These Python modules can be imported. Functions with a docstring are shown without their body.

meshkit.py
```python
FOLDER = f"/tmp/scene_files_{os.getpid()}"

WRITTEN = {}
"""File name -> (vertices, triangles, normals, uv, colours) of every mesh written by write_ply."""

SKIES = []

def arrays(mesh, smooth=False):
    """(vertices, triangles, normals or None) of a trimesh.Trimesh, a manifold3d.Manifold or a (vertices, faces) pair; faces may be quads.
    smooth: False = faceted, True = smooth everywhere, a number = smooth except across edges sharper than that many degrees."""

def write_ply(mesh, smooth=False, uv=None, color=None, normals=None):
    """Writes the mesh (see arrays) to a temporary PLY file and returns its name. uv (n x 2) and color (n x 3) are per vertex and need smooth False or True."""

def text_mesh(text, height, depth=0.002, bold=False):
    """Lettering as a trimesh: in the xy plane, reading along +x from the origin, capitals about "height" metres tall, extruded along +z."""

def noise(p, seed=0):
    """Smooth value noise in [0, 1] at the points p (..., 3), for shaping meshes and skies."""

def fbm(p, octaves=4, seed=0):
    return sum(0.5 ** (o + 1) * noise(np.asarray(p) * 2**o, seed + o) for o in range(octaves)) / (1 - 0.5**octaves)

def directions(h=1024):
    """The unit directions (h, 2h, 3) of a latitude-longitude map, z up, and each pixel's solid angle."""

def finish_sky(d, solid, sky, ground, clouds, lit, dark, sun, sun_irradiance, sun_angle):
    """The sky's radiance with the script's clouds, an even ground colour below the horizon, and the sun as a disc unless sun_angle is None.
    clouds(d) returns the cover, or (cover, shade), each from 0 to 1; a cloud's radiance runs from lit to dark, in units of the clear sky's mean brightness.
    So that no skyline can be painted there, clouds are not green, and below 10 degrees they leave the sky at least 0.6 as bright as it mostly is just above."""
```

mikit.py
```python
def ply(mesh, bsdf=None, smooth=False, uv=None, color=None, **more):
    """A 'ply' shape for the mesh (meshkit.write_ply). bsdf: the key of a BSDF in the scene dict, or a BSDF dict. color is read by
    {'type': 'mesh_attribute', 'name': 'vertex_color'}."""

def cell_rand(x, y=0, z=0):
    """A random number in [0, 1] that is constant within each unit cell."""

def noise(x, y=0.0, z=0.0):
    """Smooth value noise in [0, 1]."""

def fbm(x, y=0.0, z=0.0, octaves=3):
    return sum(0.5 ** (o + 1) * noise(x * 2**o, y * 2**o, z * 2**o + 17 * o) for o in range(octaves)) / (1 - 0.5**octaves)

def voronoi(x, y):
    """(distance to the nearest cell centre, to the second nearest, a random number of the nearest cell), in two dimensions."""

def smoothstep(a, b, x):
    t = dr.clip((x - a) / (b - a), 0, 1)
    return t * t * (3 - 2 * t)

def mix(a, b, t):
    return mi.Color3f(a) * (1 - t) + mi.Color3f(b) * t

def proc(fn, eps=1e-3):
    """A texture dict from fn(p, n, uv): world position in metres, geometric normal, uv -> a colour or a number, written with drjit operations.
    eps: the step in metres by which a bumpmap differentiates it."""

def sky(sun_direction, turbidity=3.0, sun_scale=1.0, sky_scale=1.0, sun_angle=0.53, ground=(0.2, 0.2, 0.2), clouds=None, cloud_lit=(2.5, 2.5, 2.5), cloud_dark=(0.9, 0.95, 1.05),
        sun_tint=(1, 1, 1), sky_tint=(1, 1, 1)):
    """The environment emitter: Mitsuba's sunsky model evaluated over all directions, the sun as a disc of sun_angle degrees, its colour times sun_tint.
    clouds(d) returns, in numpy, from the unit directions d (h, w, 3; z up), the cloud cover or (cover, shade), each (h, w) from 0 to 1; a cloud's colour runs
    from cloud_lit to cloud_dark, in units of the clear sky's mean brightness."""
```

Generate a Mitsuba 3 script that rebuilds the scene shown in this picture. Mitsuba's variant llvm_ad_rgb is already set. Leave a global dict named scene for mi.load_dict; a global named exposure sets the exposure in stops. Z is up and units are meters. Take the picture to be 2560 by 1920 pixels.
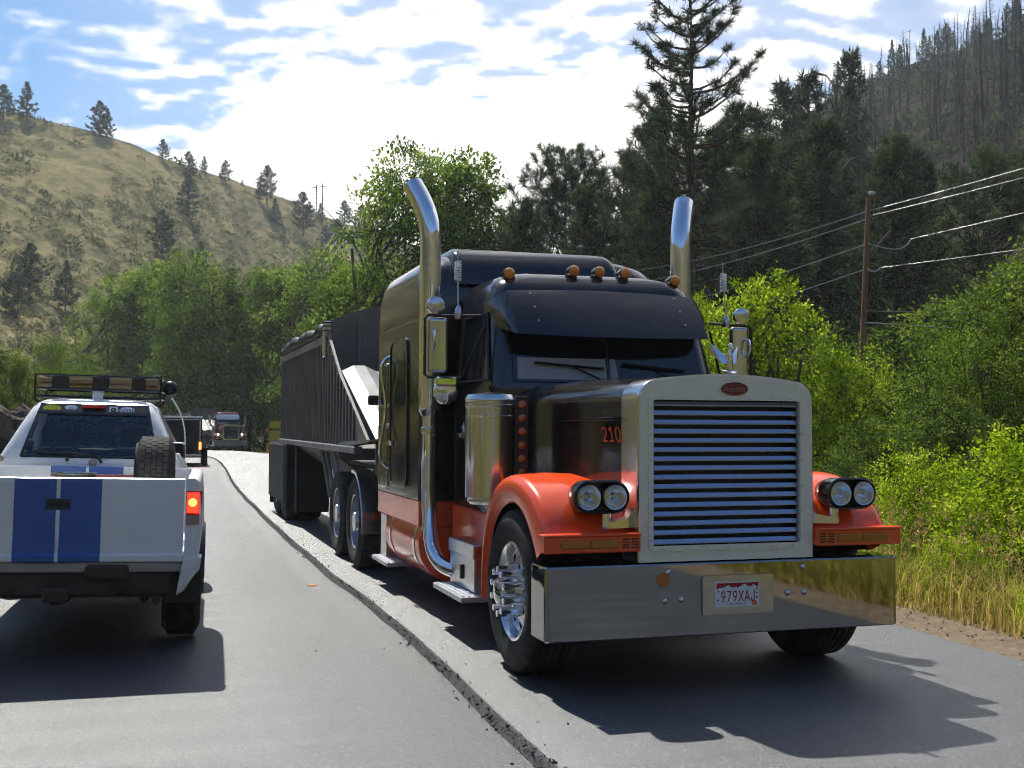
import math, random
import numpy as np
import trimesh, mapbox_earcut
import mitsuba as mi, drjit as dr
import manifold3d as m3
import mikit, meshkit
from mikit import proc, noise, fbm, voronoi, smoothstep, mix, cell_rand
from shapely.geometry import Polygon, Point, box as sbox
from shapely import affinity

T = mi.ScalarTransform4f
rng = np.random.default_rng(7)
random.seed(7)
scene, labels = {}, {}

# ------------------------------------------------------------------ camera, sky, exposure
exposure = 2.0
CAM = np.array([0, 0, 1.625])
PITCH, ROLL = 0.0357, 0.0044
scene['camera'] = {
    'type': 'perspective', 'fov': 47.63, 'fov_axis': 'x', 'near_clip': 0.1, 'far_clip': 5000.0,
    'to_world': T().look_at(origin=CAM.tolist(), target=(CAM + [0, math.cos(PITCH), math.sin(PITCH)]).tolist(),
                            up=[-math.sin(ROLL), -math.sin(PITCH), math.cos(PITCH)])}
SUN_EL, SUN_AZ = math.radians(51.0), math.radians(-24.5)          # azimuth from +y towards +x
SUN = [math.cos(SUN_EL) * math.sin(SUN_AZ), math.cos(SUN_EL) * math.cos(SUN_AZ), math.sin(SUN_EL)]


def clouds(d):
    """altocumulus rows on a flat layer, thinning to blue on the left"""
    z = np.maximum(d[..., 2], 0.02) + 0.10
    px, py = d[..., 0] / z, d[..., 1] / z
    w = meshkit.fbm(np.stack([px * 1.1, py * 1.1, px * 0 + 4], -1), 3, 21) - 0.5
    qx, qy = px + 0.35 * w, py + 0.5 * w
    a = meshkit.fbm(np.stack([qx * 12.5 + 5, qy * 19.5 + 1, px * 0], -1), 5, 3)
    b = meshkit.fbm(np.stack([qx * 2.4 + 9, qy * 3.0 + 3.3, px * 0], -1), 4, 11)
    az = np.arctan2(d[..., 0], d[..., 1])
    left = np.clip((az + 0.40) / 0.24, 0, 1)                       # the bank of cloud ends on the left
    behind = np.clip((d[..., 1] + 0.25) / 0.7, 0, 1)
    el = np.arcsin(np.clip(d[..., 2], 0, 1))
    thick = 0.52 * np.exp(-((az + 0.05) / 0.26) ** 4) * np.exp(-((el - 0.18) / 0.10) ** 4)
    cov = 0.80 * a + 0.42 * b + thick + 0.035 * left * behind - 0.24 * (1 - left) - 0.30 * (1 - behind)
    cov = np.clip((cov - 0.475) / 0.34, 0, 1)
    cov = cov * cov * (3 - 2 * cov)
    cov = np.maximum(cov, (0.16 + 0.26 * a) * left * behind)        # thin veil between the patches
    shade = np.clip((b - 0.5) * 1.6, 0, 0.3)
    return cov, shade


scene['sky'] = mikit.sky(SUN, turbidity=2.8, clouds=clouds, cloud_lit=(5.2, 5.0, 4.8), cloud_dark=(2.9, 2.9, 2.9),
                         sky_tint=(0.78, 1.04, 1.28), sun_tint=(0.84, 0.98, 1.17), sky_scale=0.85, sun_scale=1.2, ground=(0.12, 0.12, 0.09))


# ------------------------------------------------------------------ helpers
def mat(key, **d):
    scene[key] = d
    return key


def pr(key, col, rough=0.5, metal=0.0, spec=0.5, cc=0.0, ccg=0.95, two=True, **kw):
    base = {'type': 'rgb', 'value': list(col)} if not isinstance(col, dict) else col
    d = {'type': 'principled', 'base_color': base, 'roughness': rough, 'metallic': metal, 'specular': spec, **kw}
    if cc:
        d['clearcoat'] = cc
        d['clearcoat_gloss'] = ccg
    return mat(key, **({'type': 'twosided', 'bsdf': d} if two else d))


MESH = {}


def put(key, mesh, bsdf, smooth=False, M=None, label=None, cat=None, group=None, kind=None, **more):
    """one entry of the scene; a taken key gets the next number"""
    if key in scene:
        n = 1
        while f'{key}_{n:03d}' in scene or f'{key}_{n:03d}' in labels:
            n += 1
        key = f'{key}_{n:03d}'
    d = mikit.ply(mesh, bsdf, smooth=smooth, **more)
    if M is not None:
        d['to_world'] = T(M)
    scene[key] = d
    say(key, label, cat, group, kind)
    return key


def say(key, label=None, cat=None, group=None, kind=None):
    e = {k: v for k, v in (('label', label), ('category', cat), ('group', group), ('kind', kind)) if v}
    if e:
        labels[key] = e


def thing(name, label, cat, group=None):
    key = name
    n = 0
    while key in labels or key in scene:
        n += 1
        key = f'{name}_{n:03d}'
    say(key, label, cat, group)
    return key


def frame(x, y, z, yaw, roll=0.0, s=1.0):
    """local x right, y away, z up -> world"""
    c, sn = math.cos(yaw), math.sin(yaw)
    R = np.array([[c, -sn, 0], [sn, c, 0], [0, 0, 1.0]])
    cr, sr = math.cos(roll), math.sin(roll)
    R = R @ np.array([[cr, 0, sr], [0, 1, 0], [-sr, 0, cr]]) * s
    M = np.eye(4)
    M[:3, :3] = R
    M[:3, 3] = [x, y, z]
    return M


def cat(*ms):
    vs, fs, n = [], [], 0
    for m in ms:
        if m is None:
            continue
        v, f = (np.asarray(m.vertices), np.asarray(m.faces)) if hasattr(m, 'faces') else m
        vs.append(v)
        fs.append(np.asarray(f) + n)
        n += len(v)
    return trimesh.Trimesh(np.vstack(vs), np.vstack(fs), process=False)


def man(m):
    mm = m.to_mesh()
    return trimesh.Trimesh(np.array(mm.vert_properties[:, :3]), np.array(mm.tri_verts), process=False)


def tom(t):
    return m3.Manifold(m3.Mesh(np.asarray(t.vertices, np.float32), np.asarray(t.faces, np.uint32)))


def hull(pts):
    return man(m3.Manifold.hull_points(np.asarray(pts, float)))


def cbox(lo, hi, c=0.01):
    """box with chamfered edges"""
    lo, hi = np.minimum(lo, hi).astype(float), np.maximum(lo, hi).astype(float)
    c = min(c, 0.45 * (hi - lo).min())
    P = []
    for a in range(3):
        for i in np.ndindex(2, 2, 2):
            p = np.where(np.array(i), hi - c, lo + c)
            p[a] = (hi if i[a] else lo)[a]
            P.append(p)
    return hull(P)


def rbox(lo, hi, r=0.03, n=4):
    lo, hi = np.array(lo, float) + r, np.array(hi, float) - r
    t = np.linspace(0, np.pi / 2, n)
    P = []
    for sx, sy, sz in np.ndindex(2, 2, 2):
        c = np.where([sx, sy, sz], hi, lo)
        sg = np.array([sx, sy, sz]) * 2 - 1
        for a in t:
            for b in t:
                P.append(c + sg * r * np.array([np.cos(a) * np.cos(b), np.cos(a) * np.sin(b), np.sin(a)]))
    return hull(P)


def ext(poly, d0, d1, plane='xz'):
    """polygon in a plane extruded along the third axis from d0 to d1"""
    m = trimesh.creation.extrude_polygon(poly, d1 - d0, engine='earcut')
    v = m.vertices.copy()
    a, b, c = v[:, 0], v[:, 1], v[:, 2] + d0
    f = m.faces
    if plane == 'xz':
        v = np.stack([a, c, b], 1)
        f = f[:, ::-1]
    elif plane == 'yz':
        v = np.stack([c, a, b], 1)
    else:
        v = np.stack([a, b, c], 1)
    return trimesh.Trimesh(v, f, process=False)


def tube(pts, r, n=10, closed_ends=True):
    p = np.asarray(pts, float)
    r = np.broadcast_to(r, (len(p),)).astype(float)
    t = np.gradient(p, axis=0)
    t /= np.linalg.norm(t, axis=1, keepdims=True) + 1e-12
    up = np.array([0, 0, 1.0]) if abs(t[0, 2]) < 0.9 else np.array([1.0, 0, 0])
    a = np.cross(t[0], up)
    A = []
    for k in range(len(p)):
        a = a - t[k] * (a @ t[k])
        a /= np.linalg.norm(a) + 1e-12
        A.append(a)
    A = np.array(A)
    B = np.cross(t, A)
    th = np.arange(n) * 2 * np.pi / n
    v = p[:, None] + r[:, None, None] * (np.cos(th)[None, :, None] * A[:, None] + np.sin(th)[None, :, None] * B[:, None])
    v = v.reshape(-1, 3)
    i, j = np.meshgrid(np.arange(len(p) - 1), np.arange(n), indexing='ij')
    a0, b0 = i * n + j, i * n + (j + 1) % n
    q = np.stack([a0, b0, b0 + n, a0 + n], -1).reshape(-1, 4)
    f = np.vstack([q[:, [0, 1, 2]], q[:, [0, 2, 3]]])
    if closed_ends:
        k = len(v)
        v = np.vstack([v, p[:1], p[-1:]])
        jj = np.arange(n)
        e = (len(p) - 1) * n
        f = np.vstack([f, np.stack([(jj + 1) % n, jj, jj * 0 + k], 1), np.stack([e + jj, e + (jj + 1) % n, jj * 0 + k + 1], 1)])
    return trimesh.Trimesh(v, f, process=False)


def smoothpath(pts, n=24):
    from scipy.interpolate import CubicSpline
    p = np.asarray(pts, float)
    s = np.r_[0, np.cumsum(np.linalg.norm(np.diff(p, axis=0), axis=1))]
    return CubicSpline(s, p)(np.linspace(0, s[-1], n))


def lathe(prof, n=32, axis='x', at=(0, 0, 0), closed=False):
    """profile of (radius, along) turned round an axis"""
    p = np.asarray(prof, float)
    th = np.arange(n) * 2 * np.pi / n
    k = len(p)
    r, h = p[:, 0], p[:, 1]
    X, Y = r[:, None] * np.cos(th), r[:, None] * np.sin(th)
    H = np.broadcast_to(h[:, None], X.shape)
    if axis == 'x':
        v = np.stack([H, X, Y], -1)
    elif axis == 'y':
        v = np.stack([Y, H, X], -1)
    else:
        v = np.stack([X, Y, H], -1)
    v = v.reshape(-1, 3) + np.array(at)
    ks = np.arange(k if closed else k - 1)
    i, j = np.meshgrid(ks, np.arange(n), indexing='ij')
    i2 = (i + 1) % k
    q = np.stack([i * n + j, i * n + (j + 1) % n, i2 * n + (j + 1) % n, i2 * n + j], -1).reshape(-1, 4)
    return trimesh.Trimesh(v, np.vstack([q[:, [0, 1, 2]], q[:, [0, 2, 3]]]), process=False)


def loft(rings, cap=True, closed=True):
    """rings: list of (n,3) arrays"""
    R = np.asarray(rings, float)
    k, n, _ = R.shape
    v = R.reshape(-1, 3)
    m = n if closed else n - 1
    i, j = np.meshgrid(np.arange(k - 1), np.arange(m), indexing='ij')
    q = np.stack([i * n + j, i * n + (j + 1) % n, (i + 1) * n + (j + 1) % n, (i + 1) * n + j], -1).reshape(-1, 4)
    f = np.vstack([q[:, [0, 1, 2]], q[:, [0, 2, 3]]])
    if cap and closed:
        c = len(v)
        v = np.vstack([v, R[0].mean(0), R[-1].mean(0)])
        jj = np.arange(n)
        f = np.vstack([f, np.stack([(jj + 1) % n, jj, jj * 0 + c], 1), np.stack([(k - 1) * n + jj, (k - 1) * n + (jj + 1) % n, jj * 0 + c + 1], 1)])
    return trimesh.Trimesh(v, f, process=False)


def rring(x0, x1, y0, y1, r, n=5):
    """rounded rectangle, counter-clockwise; r one radius or four (x1y1, x0y1, x0y0, x1y0)"""
    r = np.broadcast_to(r, (4,))
    P = []
    for k, (cx, cy, sx, sy) in enumerate(((x1, y1, -1, -1), (x0, y1, 1, -1), (x0, y0, 1, 1), (x1, y0, -1, 1))):
        for t in np.linspace(0, np.pi / 2, n):
            a = t + k * np.pi / 2
            P.append((cx + sx * r[k] + r[k] * math.cos(a), cy + sy * r[k] + r[k] * math.sin(a)))
    return np.array(P)


def rpoly(x0, x1, y0, y1, r, n=5):
    return Polygon(rring(x0, x1, y0, y1, r, n))


def move(m, d=(0, 0, 0), R=None, s=1.0):
    v = np.asarray(m.vertices) * s
    if R is not None:
        v = v @ np.asarray(R).T
    return trimesh.Trimesh(v + np.array(d), m.faces, process=False)


def rot(axis, a):
    return trimesh.transformations.rotation_matrix(a, axis)[:3, :3]


def mirror(m, ax=0):
    v = np.array(m.vertices)
    v[:, ax] *= -1
    return trimesh.Trimesh(v, np.asarray(m.faces)[:, ::-1], process=False)


def grid(P):
    """(a, b, 3) array of points -> mesh, normals up for x right, y away"""
    a, b, _ = P.shape
    i, j = np.meshgrid(np.arange(a - 1), np.arange(b - 1), indexing='ij')
    q = np.stack([i * b + j, (i + 1) * b + j, (i + 1) * b + j + 1, i * b + j + 1], -1).reshape(-1, 4)
    return trimesh.Trimesh(P.reshape(-1, 3), np.vstack([q[:, [0, 1, 2]], q[:, [0, 2, 3]]]), process=False)


def text(s, h, M3, o, depth=0.003, bold=False, w=None, center=True):
    """lettering: M3 columns are reading direction, up, outward"""
    t = meshkit.text_mesh(s, h, depth, bold)
    v = np.array(t.vertices)
    if w:
        v[:, 0] *= w / (v[:, 0].max() - v[:, 0].min())
    if center:
        v[:, 0] -= (v[:, 0].max() + v[:, 0].min()) / 2
        v[:, 1] -= h / 2
    return trimesh.Trimesh(v @ np.asarray(M3, float).T + np.array(o), t.faces, process=False)


FRONT = np.array([[1, 0, 0], [0, 0, -1], [0, 1, 0]], float)       # reads along +x, up +z, faces -y
# ------------------------------------------------------------------ materials of the setting
def asphalt(dark, light, k):
    def fn(p, n, uv):
        g = fbm(p.x * 95, p.y * 95, 0.0, 2)
        sp = cell_rand(p.x * 130, p.y * 130, k)
        big = fbm(p.x * 0.7 + k, p.y * 0.25, 0.0, 3)
        str_ = noise((p.x + 0.29 * p.y) * 2.2 + k, p.y * 0.03, 0.0)
        v = dr.clip(0.30 * g + 0.62 * sp * sp + 0.7 * (big - 0.5) + 0.45 * (str_ - 0.5) + 0.06, 0, 1.2)
        v = dr.select(cell_rand(p.x * 85, p.y * 85, k + 5) > 0.985, 1.6, v)
        return mix(dark, light, v)
    return fn


def asph_bump(p, n, uv):
    return 0.0016 * cell_rand(p.x * 150, p.y * 150, 4) + 0.0012 * noise(p.x * 90, p.y * 90, 0.0)


def grain_rough(lo, hi):
    return proc(lambda p, n, uv: lo + (hi - lo) * cell_rand(p.x * 140, p.y * 140, 7))


mat('asphalt', type='bumpmap', arbitrary=proc(asph_bump, 0.003), scale=1.0,
    bsdf={'type': 'principled', 'base_color': proc(asphalt((0.010, 0.0105, 0.012), (0.062, 0.064, 0.068), 3)), 'roughness': grain_rough(0.48, 0.66), 'eta': 1.85})
mat('asphalt_new', type='bumpmap', arbitrary=proc(asph_bump, 0.003), scale=1.0,
    bsdf={'type': 'principled', 'base_color': proc(asphalt((0.006, 0.0065, 0.008), (0.046, 0.048, 0.054), 9)), 'roughness': grain_rough(0.44, 0.62), 'eta': 2.4})


def dirt_fn(p, n, uv):
    a = fbm(p.x * 9, p.y * 9, p.z * 9, 3)
    b = cell_rand(p.x * 45, p.y * 45, 2)
    return mix((0.10, 0.075, 0.05), (0.29, 0.23, 0.165), dr.clip(0.75 * a + 0.35 * b - 0.05, 0, 1))


def soil_fn(p, n, uv):
    a = fbm(p.x * 0.9, p.y * 0.9, p.z, 3)
    b = fbm(p.x * 14, p.y * 14, p.z * 14, 2)
    return mix(mix((0.09, 0.075, 0.03), (0.2, 0.155, 0.075), b), (0.075, 0.09, 0.025), smoothstep(0.42, 0.62, a))


def hill_fn(p, n, uv):
    a = fbm(p.x * 0.035 + 3, p.y * 0.035, p.z * 0.05, 3)
    b = fbm(p.x * 0.33, p.y * 0.33, p.z * 0.33, 3)
    c = fbm(p.x * 1.7, p.y * 1.7, p.z * 1.7, 2)
    c1 = mix((0.225, 0.18, 0.09), (0.40, 0.325, 0.17), c)
    c2 = mix((0.145, 0.135, 0.065), (0.25, 0.22, 0.105), c)
    low = smoothstep(60.0, 25.0, p.z)
    return mix(c1, c2, dr.clip(smoothstep(0.44, 0.60, b) * 0.75 + 0.5 * smoothstep(0.5, 0.62, a) * 0.6 + 0.35 * low, 0, 1))


def burn_fn(p, n, uv):
    a = fbm(p.x * 0.05, p.y * 0.05, p.z * 0.06, 3)
    c = fbm(p.x * 0.8, p.y * 0.8, p.z * 0.8, 2)
    return mix(mix((0.018, 0.017, 0.014), (0.045, 0.038, 0.028), c), mix((0.026, 0.030, 0.015), (0.055, 0.055, 0.025), c), smoothstep(0.45, 0.6, a))


def meadow_fn(p, n, uv):
    a = fbm(p.x * 0.08, p.y * 0.08, p.z * 0.08, 3)
    c = fbm(p.x * 0.9, p.y * 0.9, p.z * 0.9, 2)
    return mix(mix((0.11, 0.10, 0.035), (0.22, 0.19, 0.07), c), mix((0.05, 0.06, 0.02), (0.10, 0.12, 0.035), c), smoothstep(0.42, 0.58, a))


def rock_fn(p, n, uv):
    a = fbm(p.x * 2.5, p.y * 2.5, p.z * 4, 3)
    b = fbm(p.x * 16, p.y * 16, p.z * 16, 2)
    return mix((0.03, 0.022, 0.018), (0.12, 0.09, 0.07), dr.clip(0.7 * a + 0.5 * b - 0.1, 0, 1))


def wooded_fn(p, n, uv):
    a = fbm(p.x * 0.06, p.y * 0.06, p.z * 0.08, 4)
    return mix((0.03, 0.035, 0.016), (0.12, 0.10, 0.055), smoothstep(0.35, 0.65, a))


for k, f in (('wooded_slope', wooded_fn), ('dirt', dirt_fn), ('soil', soil_fn), ('hill_grass', hill_fn), ('burnt_ground', burn_fn), ('meadow', meadow_fn)):
    mat(k, type='diffuse', reflectance=proc(f))
mat('rock', type='bumpmap', arbitrary=proc(lambda p, n, uv: 0.06 * fbm(p.x * 5, p.y * 5, p.z * 8, 3), 0.01), scale=1.0,
    bsdf={'type': 'principled', 'base_color': proc(rock_fn), 'roughness': 0.85, 'specular': 0.3})

# ------------------------------------------------------------------ the road: joint between the two lanes, x at each y
JY = np.array([-120, -60, -20, 0, 5.6, 7.3, 9.1, 13.3, 21.1, 30.6, 43.6, 55.3, 69.2, 80, 90, 100, 112, 125, 140.])
JX = np.array([30, 17.5, 7.2, 1.82, 0.19, -0.3, -0.8, -2.14, -4.5, -7.25, -10.75, -14.1, -18.6, -22.6, -27.2, -33, -42, -55, -75.])
from scipy.interpolate import PchipInterpolator
joint = PchipInterpolator(JY, JX)
ys = np.unique(np.r_[np.arange(-110, 0, 4.0), np.arange(0, 40, 0.5), np.arange(40, 139, 1.5)])
jx = joint(ys)
tx = np.gradient(jx, ys)
tl = np.sqrt(1 + tx ** 2)
NX, NY = 1 / tl, -tx / tl                                         # unit normal to the right


def dip(y):
    return -0.35 * np.clip((y - 55) / 32, 0, 1.4)


def strip(offs, zs):
    """a strip along the road: offsets to the right of the joint and heights"""
    P = np.zeros((len(offs), len(ys), 3))
    for k, (o, z) in enumerate(zip(offs, zs)):
        o = np.broadcast_to(o, ys.shape)
        P[k, :, 0] = jx + NX * o
        P[k, :, 1] = ys + NY * o
        P[k, :, 2] = z + dip(ys)
    return grid(P)


wob = 0.04 * (meshkit.fbm(np.stack([ys * 0.8, ys * 0, ys * 0], -1), 4, 5) - 0.5) * 2
LO = -0.04
put('road_lane', strip([-4.3, -4.0, -0.3 + wob, 0.02 + wob], [LO - 0.1, LO, LO, LO]), 'asphalt', kind='structure', label='older grey asphalt lane under the white pickup')
put('road_lane', strip([0.025 + wob * .7, 0.2, 3.95, 4.05], [-0.002, 0.0, 0.0, -0.06]), 'asphalt_new', kind='structure', label='fresh raised asphalt lane under the orange and black truck')
put('gravel_shoulder', strip([3.9, 4.1, 4.6, 5.1], [-0.09, -0.045, -0.03, -0.12]), 'dirt', smooth=True, kind='structure', label='strip of brown dirt between the asphalt and the roadside grass')


mat('tar_edge', type='bumpmap', arbitrary=proc(lambda p, n, uv: 0.012 * fbm(p.x * 38, p.y * 38, p.z * 38, 3), 0.004), scale=1.0,
    bsdf={'type': 'principled', 'base_color': proc(lambda p, n, uv: mix((0.018, 0.018, 0.019), (0.075, 0.075, 0.078), fbm(p.x * 45, p.y * 45, p.z * 45, 3))), 'roughness': 0.85, 'specular': 0.25})


def crumbs():
    """loose bits of asphalt along the edge of the raised lane"""
    ico = trimesh.creation.icosphere(subdivisions=0)
    V, F = np.array(ico.vertices), np.array(ico.faces)
    N = 1700
    y = 4.8 + 45 * rng.random(N) ** 2.0
    o = np.where(rng.random(N) < 0.86, rng.normal(-0.015, 0.025, N), rng.exponential(0.12, N) * np.where(rng.random(N) < .65, 1, -1))
    s = 0.003 + 0.0065 * rng.random(N) ** 3
    s = np.where(rng.random(N) < 0.015, s * 1.8, s)
    x = joint(y)
    z = np.where(o > 0.0, 0.0, LO + (o + 0.09) / 0.09 * 0.04 * (o > -0.09))
    v = V[None] * (s[:, None] * (0.6 + 0.8 * rng.random((N, 3))))[:, None] * (1 + 0.3 * rng.standard_normal((N, len(V), 1)))
    v = v + np.stack([x + o, y, z + s * 0.4 + dip(y)], -1)[:, None]
    f = F[None] + (np.arange(N) * len(V))[:, None, None]
    return trimesh.Trimesh(v.reshape(-1, 3), f.reshape(-1, 3), process=False)


pr('tar', (0.03, 0.03, 0.032), 0.85)
put('lane_edge', strip([-0.040 + wob * 0.95, -0.022 + wob * 0.9, 0.004 + wob * .8, 0.03 + wob * .7], [LO + 0.003, LO + 0.013, -0.010, -0.001]), 'tar_edge', kind='structure', label='crumbly dark broken edge of the raised lane')
put('asphalt_crumbs', crumbs(), 'tar', kind='stuff', label='loose black asphalt crumbs along the edge of the raised lane', cat='gravel')




def pebbles():
    ico = trimesh.creation.icosphere(subdivisions=0)
    V, F = np.array(ico.vertices), np.array(ico.faces)
    N = 5000
    y = -12 + 52 * rng.random(N)
    o = 4.02 + 0.95 * rng.random(N)
    tt = np.interp(y, ys, tx)
    s = 0.004 + 0.009 * rng.random(N) ** 3
    x, yy = joint(y) + o / np.sqrt(1 + tt ** 2), y - tt * o / np.sqrt(1 + tt ** 2)
    z = np.interp(o, [3.9, 4.1, 4.6, 5.1], [-0.09, -0.045, -0.03, -0.12]) + s * 0.4
    v = V[None] * (s[:, None] * (0.6 + 0.8 * rng.random((N, 3))))[:, None] * (1 + 0.25 * rng.standard_normal((N, len(V), 1))) + np.stack([x, yy, z], -1)[:, None]
    return trimesh.Trimesh(v.reshape(-1, 3), (F[None] + (np.arange(N) * len(V))[:, None, None]).reshape(-1, 3), process=False)


put('gravel', pebbles(), 'dirt', kind='stuff', label='loose brown pebbles on the dirt strip beside the asphalt', cat='gravel')

# ------------------------------------------------------------------ ground
def road_s(x, y):
    yc = np.clip(y, -115, 138)
    t = np.gradient(jx, ys)
    sl = np.interp(yc, ys, t)
    return (x - joint(yc)) / np.sqrt(1 + sl ** 2) - np.maximum(0, y - 138) * 0


def ground_z(x, y):
    x, y = np.asarray(x, float), np.asarray(y, float)
    s = road_s(x, y)
    P = np.stack([x * 0.3, y * 0.3, x * 0], -1)
    n = meshkit.fbm(P, 4, 2) - 0.5
    z = np.full(x.shape, -0.16)
    r = np.clip((s - 4.6) / 5, 0, 1)
    z = np.where(s > 4.6, -0.10 - 0.75 * r * r * (3 - 2 * r) + n * 0.35 * r, z)
    far = np.clip((s - 12) / 40, 0, 1)
    z = np.where(s > 12, z - 0.8 * far + n * 1.2 * far, z)
    b = np.clip((-s - 4.9) / 2.4, 0, 1)                            # cut bank on the left
    amp = 2.1 * np.clip((y + 6) / 14, 0, 1) * np.clip((62 - y) / 30, 0, 1) + 0.3
    z = np.where(s < -4.6, -0.16 + amp * b * b * (3 - 2 * b) * (1 + n * 0.9) + 0.24 * np.clip(-s - 7.3, 0, 26) * np.clip(amp / 2.0, 0.12, 1), z)
    return z + dip(y) * np.clip(1 - (np.abs(s) - 4) / 30, 0, 1)


def axis_pts(fine, step, lim, k=1.16):
    a = [fine]
    d = step
    while a[-1] < lim:
        d *= k
        a.append(a[-1] + d)
    return np.array(a[1:])


gx = np.r_[-axis_pts(24, 0.6, 420)[::-1], np.arange(-24, 24.01, 0.6), axis_pts(24, 0.6, 420)]
gy = np.r_[-axis_pts(40, 1.0, 300)[::-1], np.arange(-40, 90.01, 1.0), axis_pts(90, 1.0, 900)]
GX, GY = np.meshgrid(gx, gy, indexing='ij')
put('ground', grid(np.stack([GX, GY, ground_z(GX, GY)], -1)), 'soil', smooth=True, kind='structure', label='roadside soil and grass bed of the valley floor')


# ------------------------------------------------------------------ hills: a ridge line and a foot line, slope between, drop behind
def hill(ridge, foot, na, nb, amp, seed, power=1.0):
    R, F = np.array(ridge, float), np.array(foot, float)
    t = np.linspace(0, 1, na)

    def along(P):
        s = np.r_[0, np.cumsum(np.linalg.norm(np.diff(P[:, :2], axis=0), axis=1))]
        return PchipInterpolator(s / s[-1], P)(t)
    R, F = along(R), along(F)
    u = np.r_[np.linspace(-0.6, 0, nb // 5, endpoint=False), np.linspace(0, 1, nb)]
    P = R[:, None] * (1 - u)[None, :, None] + F[:, None] * u[None, :, None]
    zb = np.where(u[None] < 0, R[:, None, 2] - np.abs(u[None]) ** 1.3 * 90, F[:, None, 2] + (R[:, None, 2] - F[:, None, 2]) * np.maximum(1 - u[None], 0) ** power)
    n = meshkit.fbm(P * [0.022, 0.022, 0] + seed, 4, seed) - 0.5
    n2 = meshkit.fbm(P * [0.16, 0.16, 0] + seed, 3, seed + 4) - 0.5
    w = np.clip(np.minimum(u, 1 - u) * 5, 0.16, 1)[None]
    P[..., 2] = zb + n * amp * w + n2 * amp * 0.13
    return P


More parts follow.
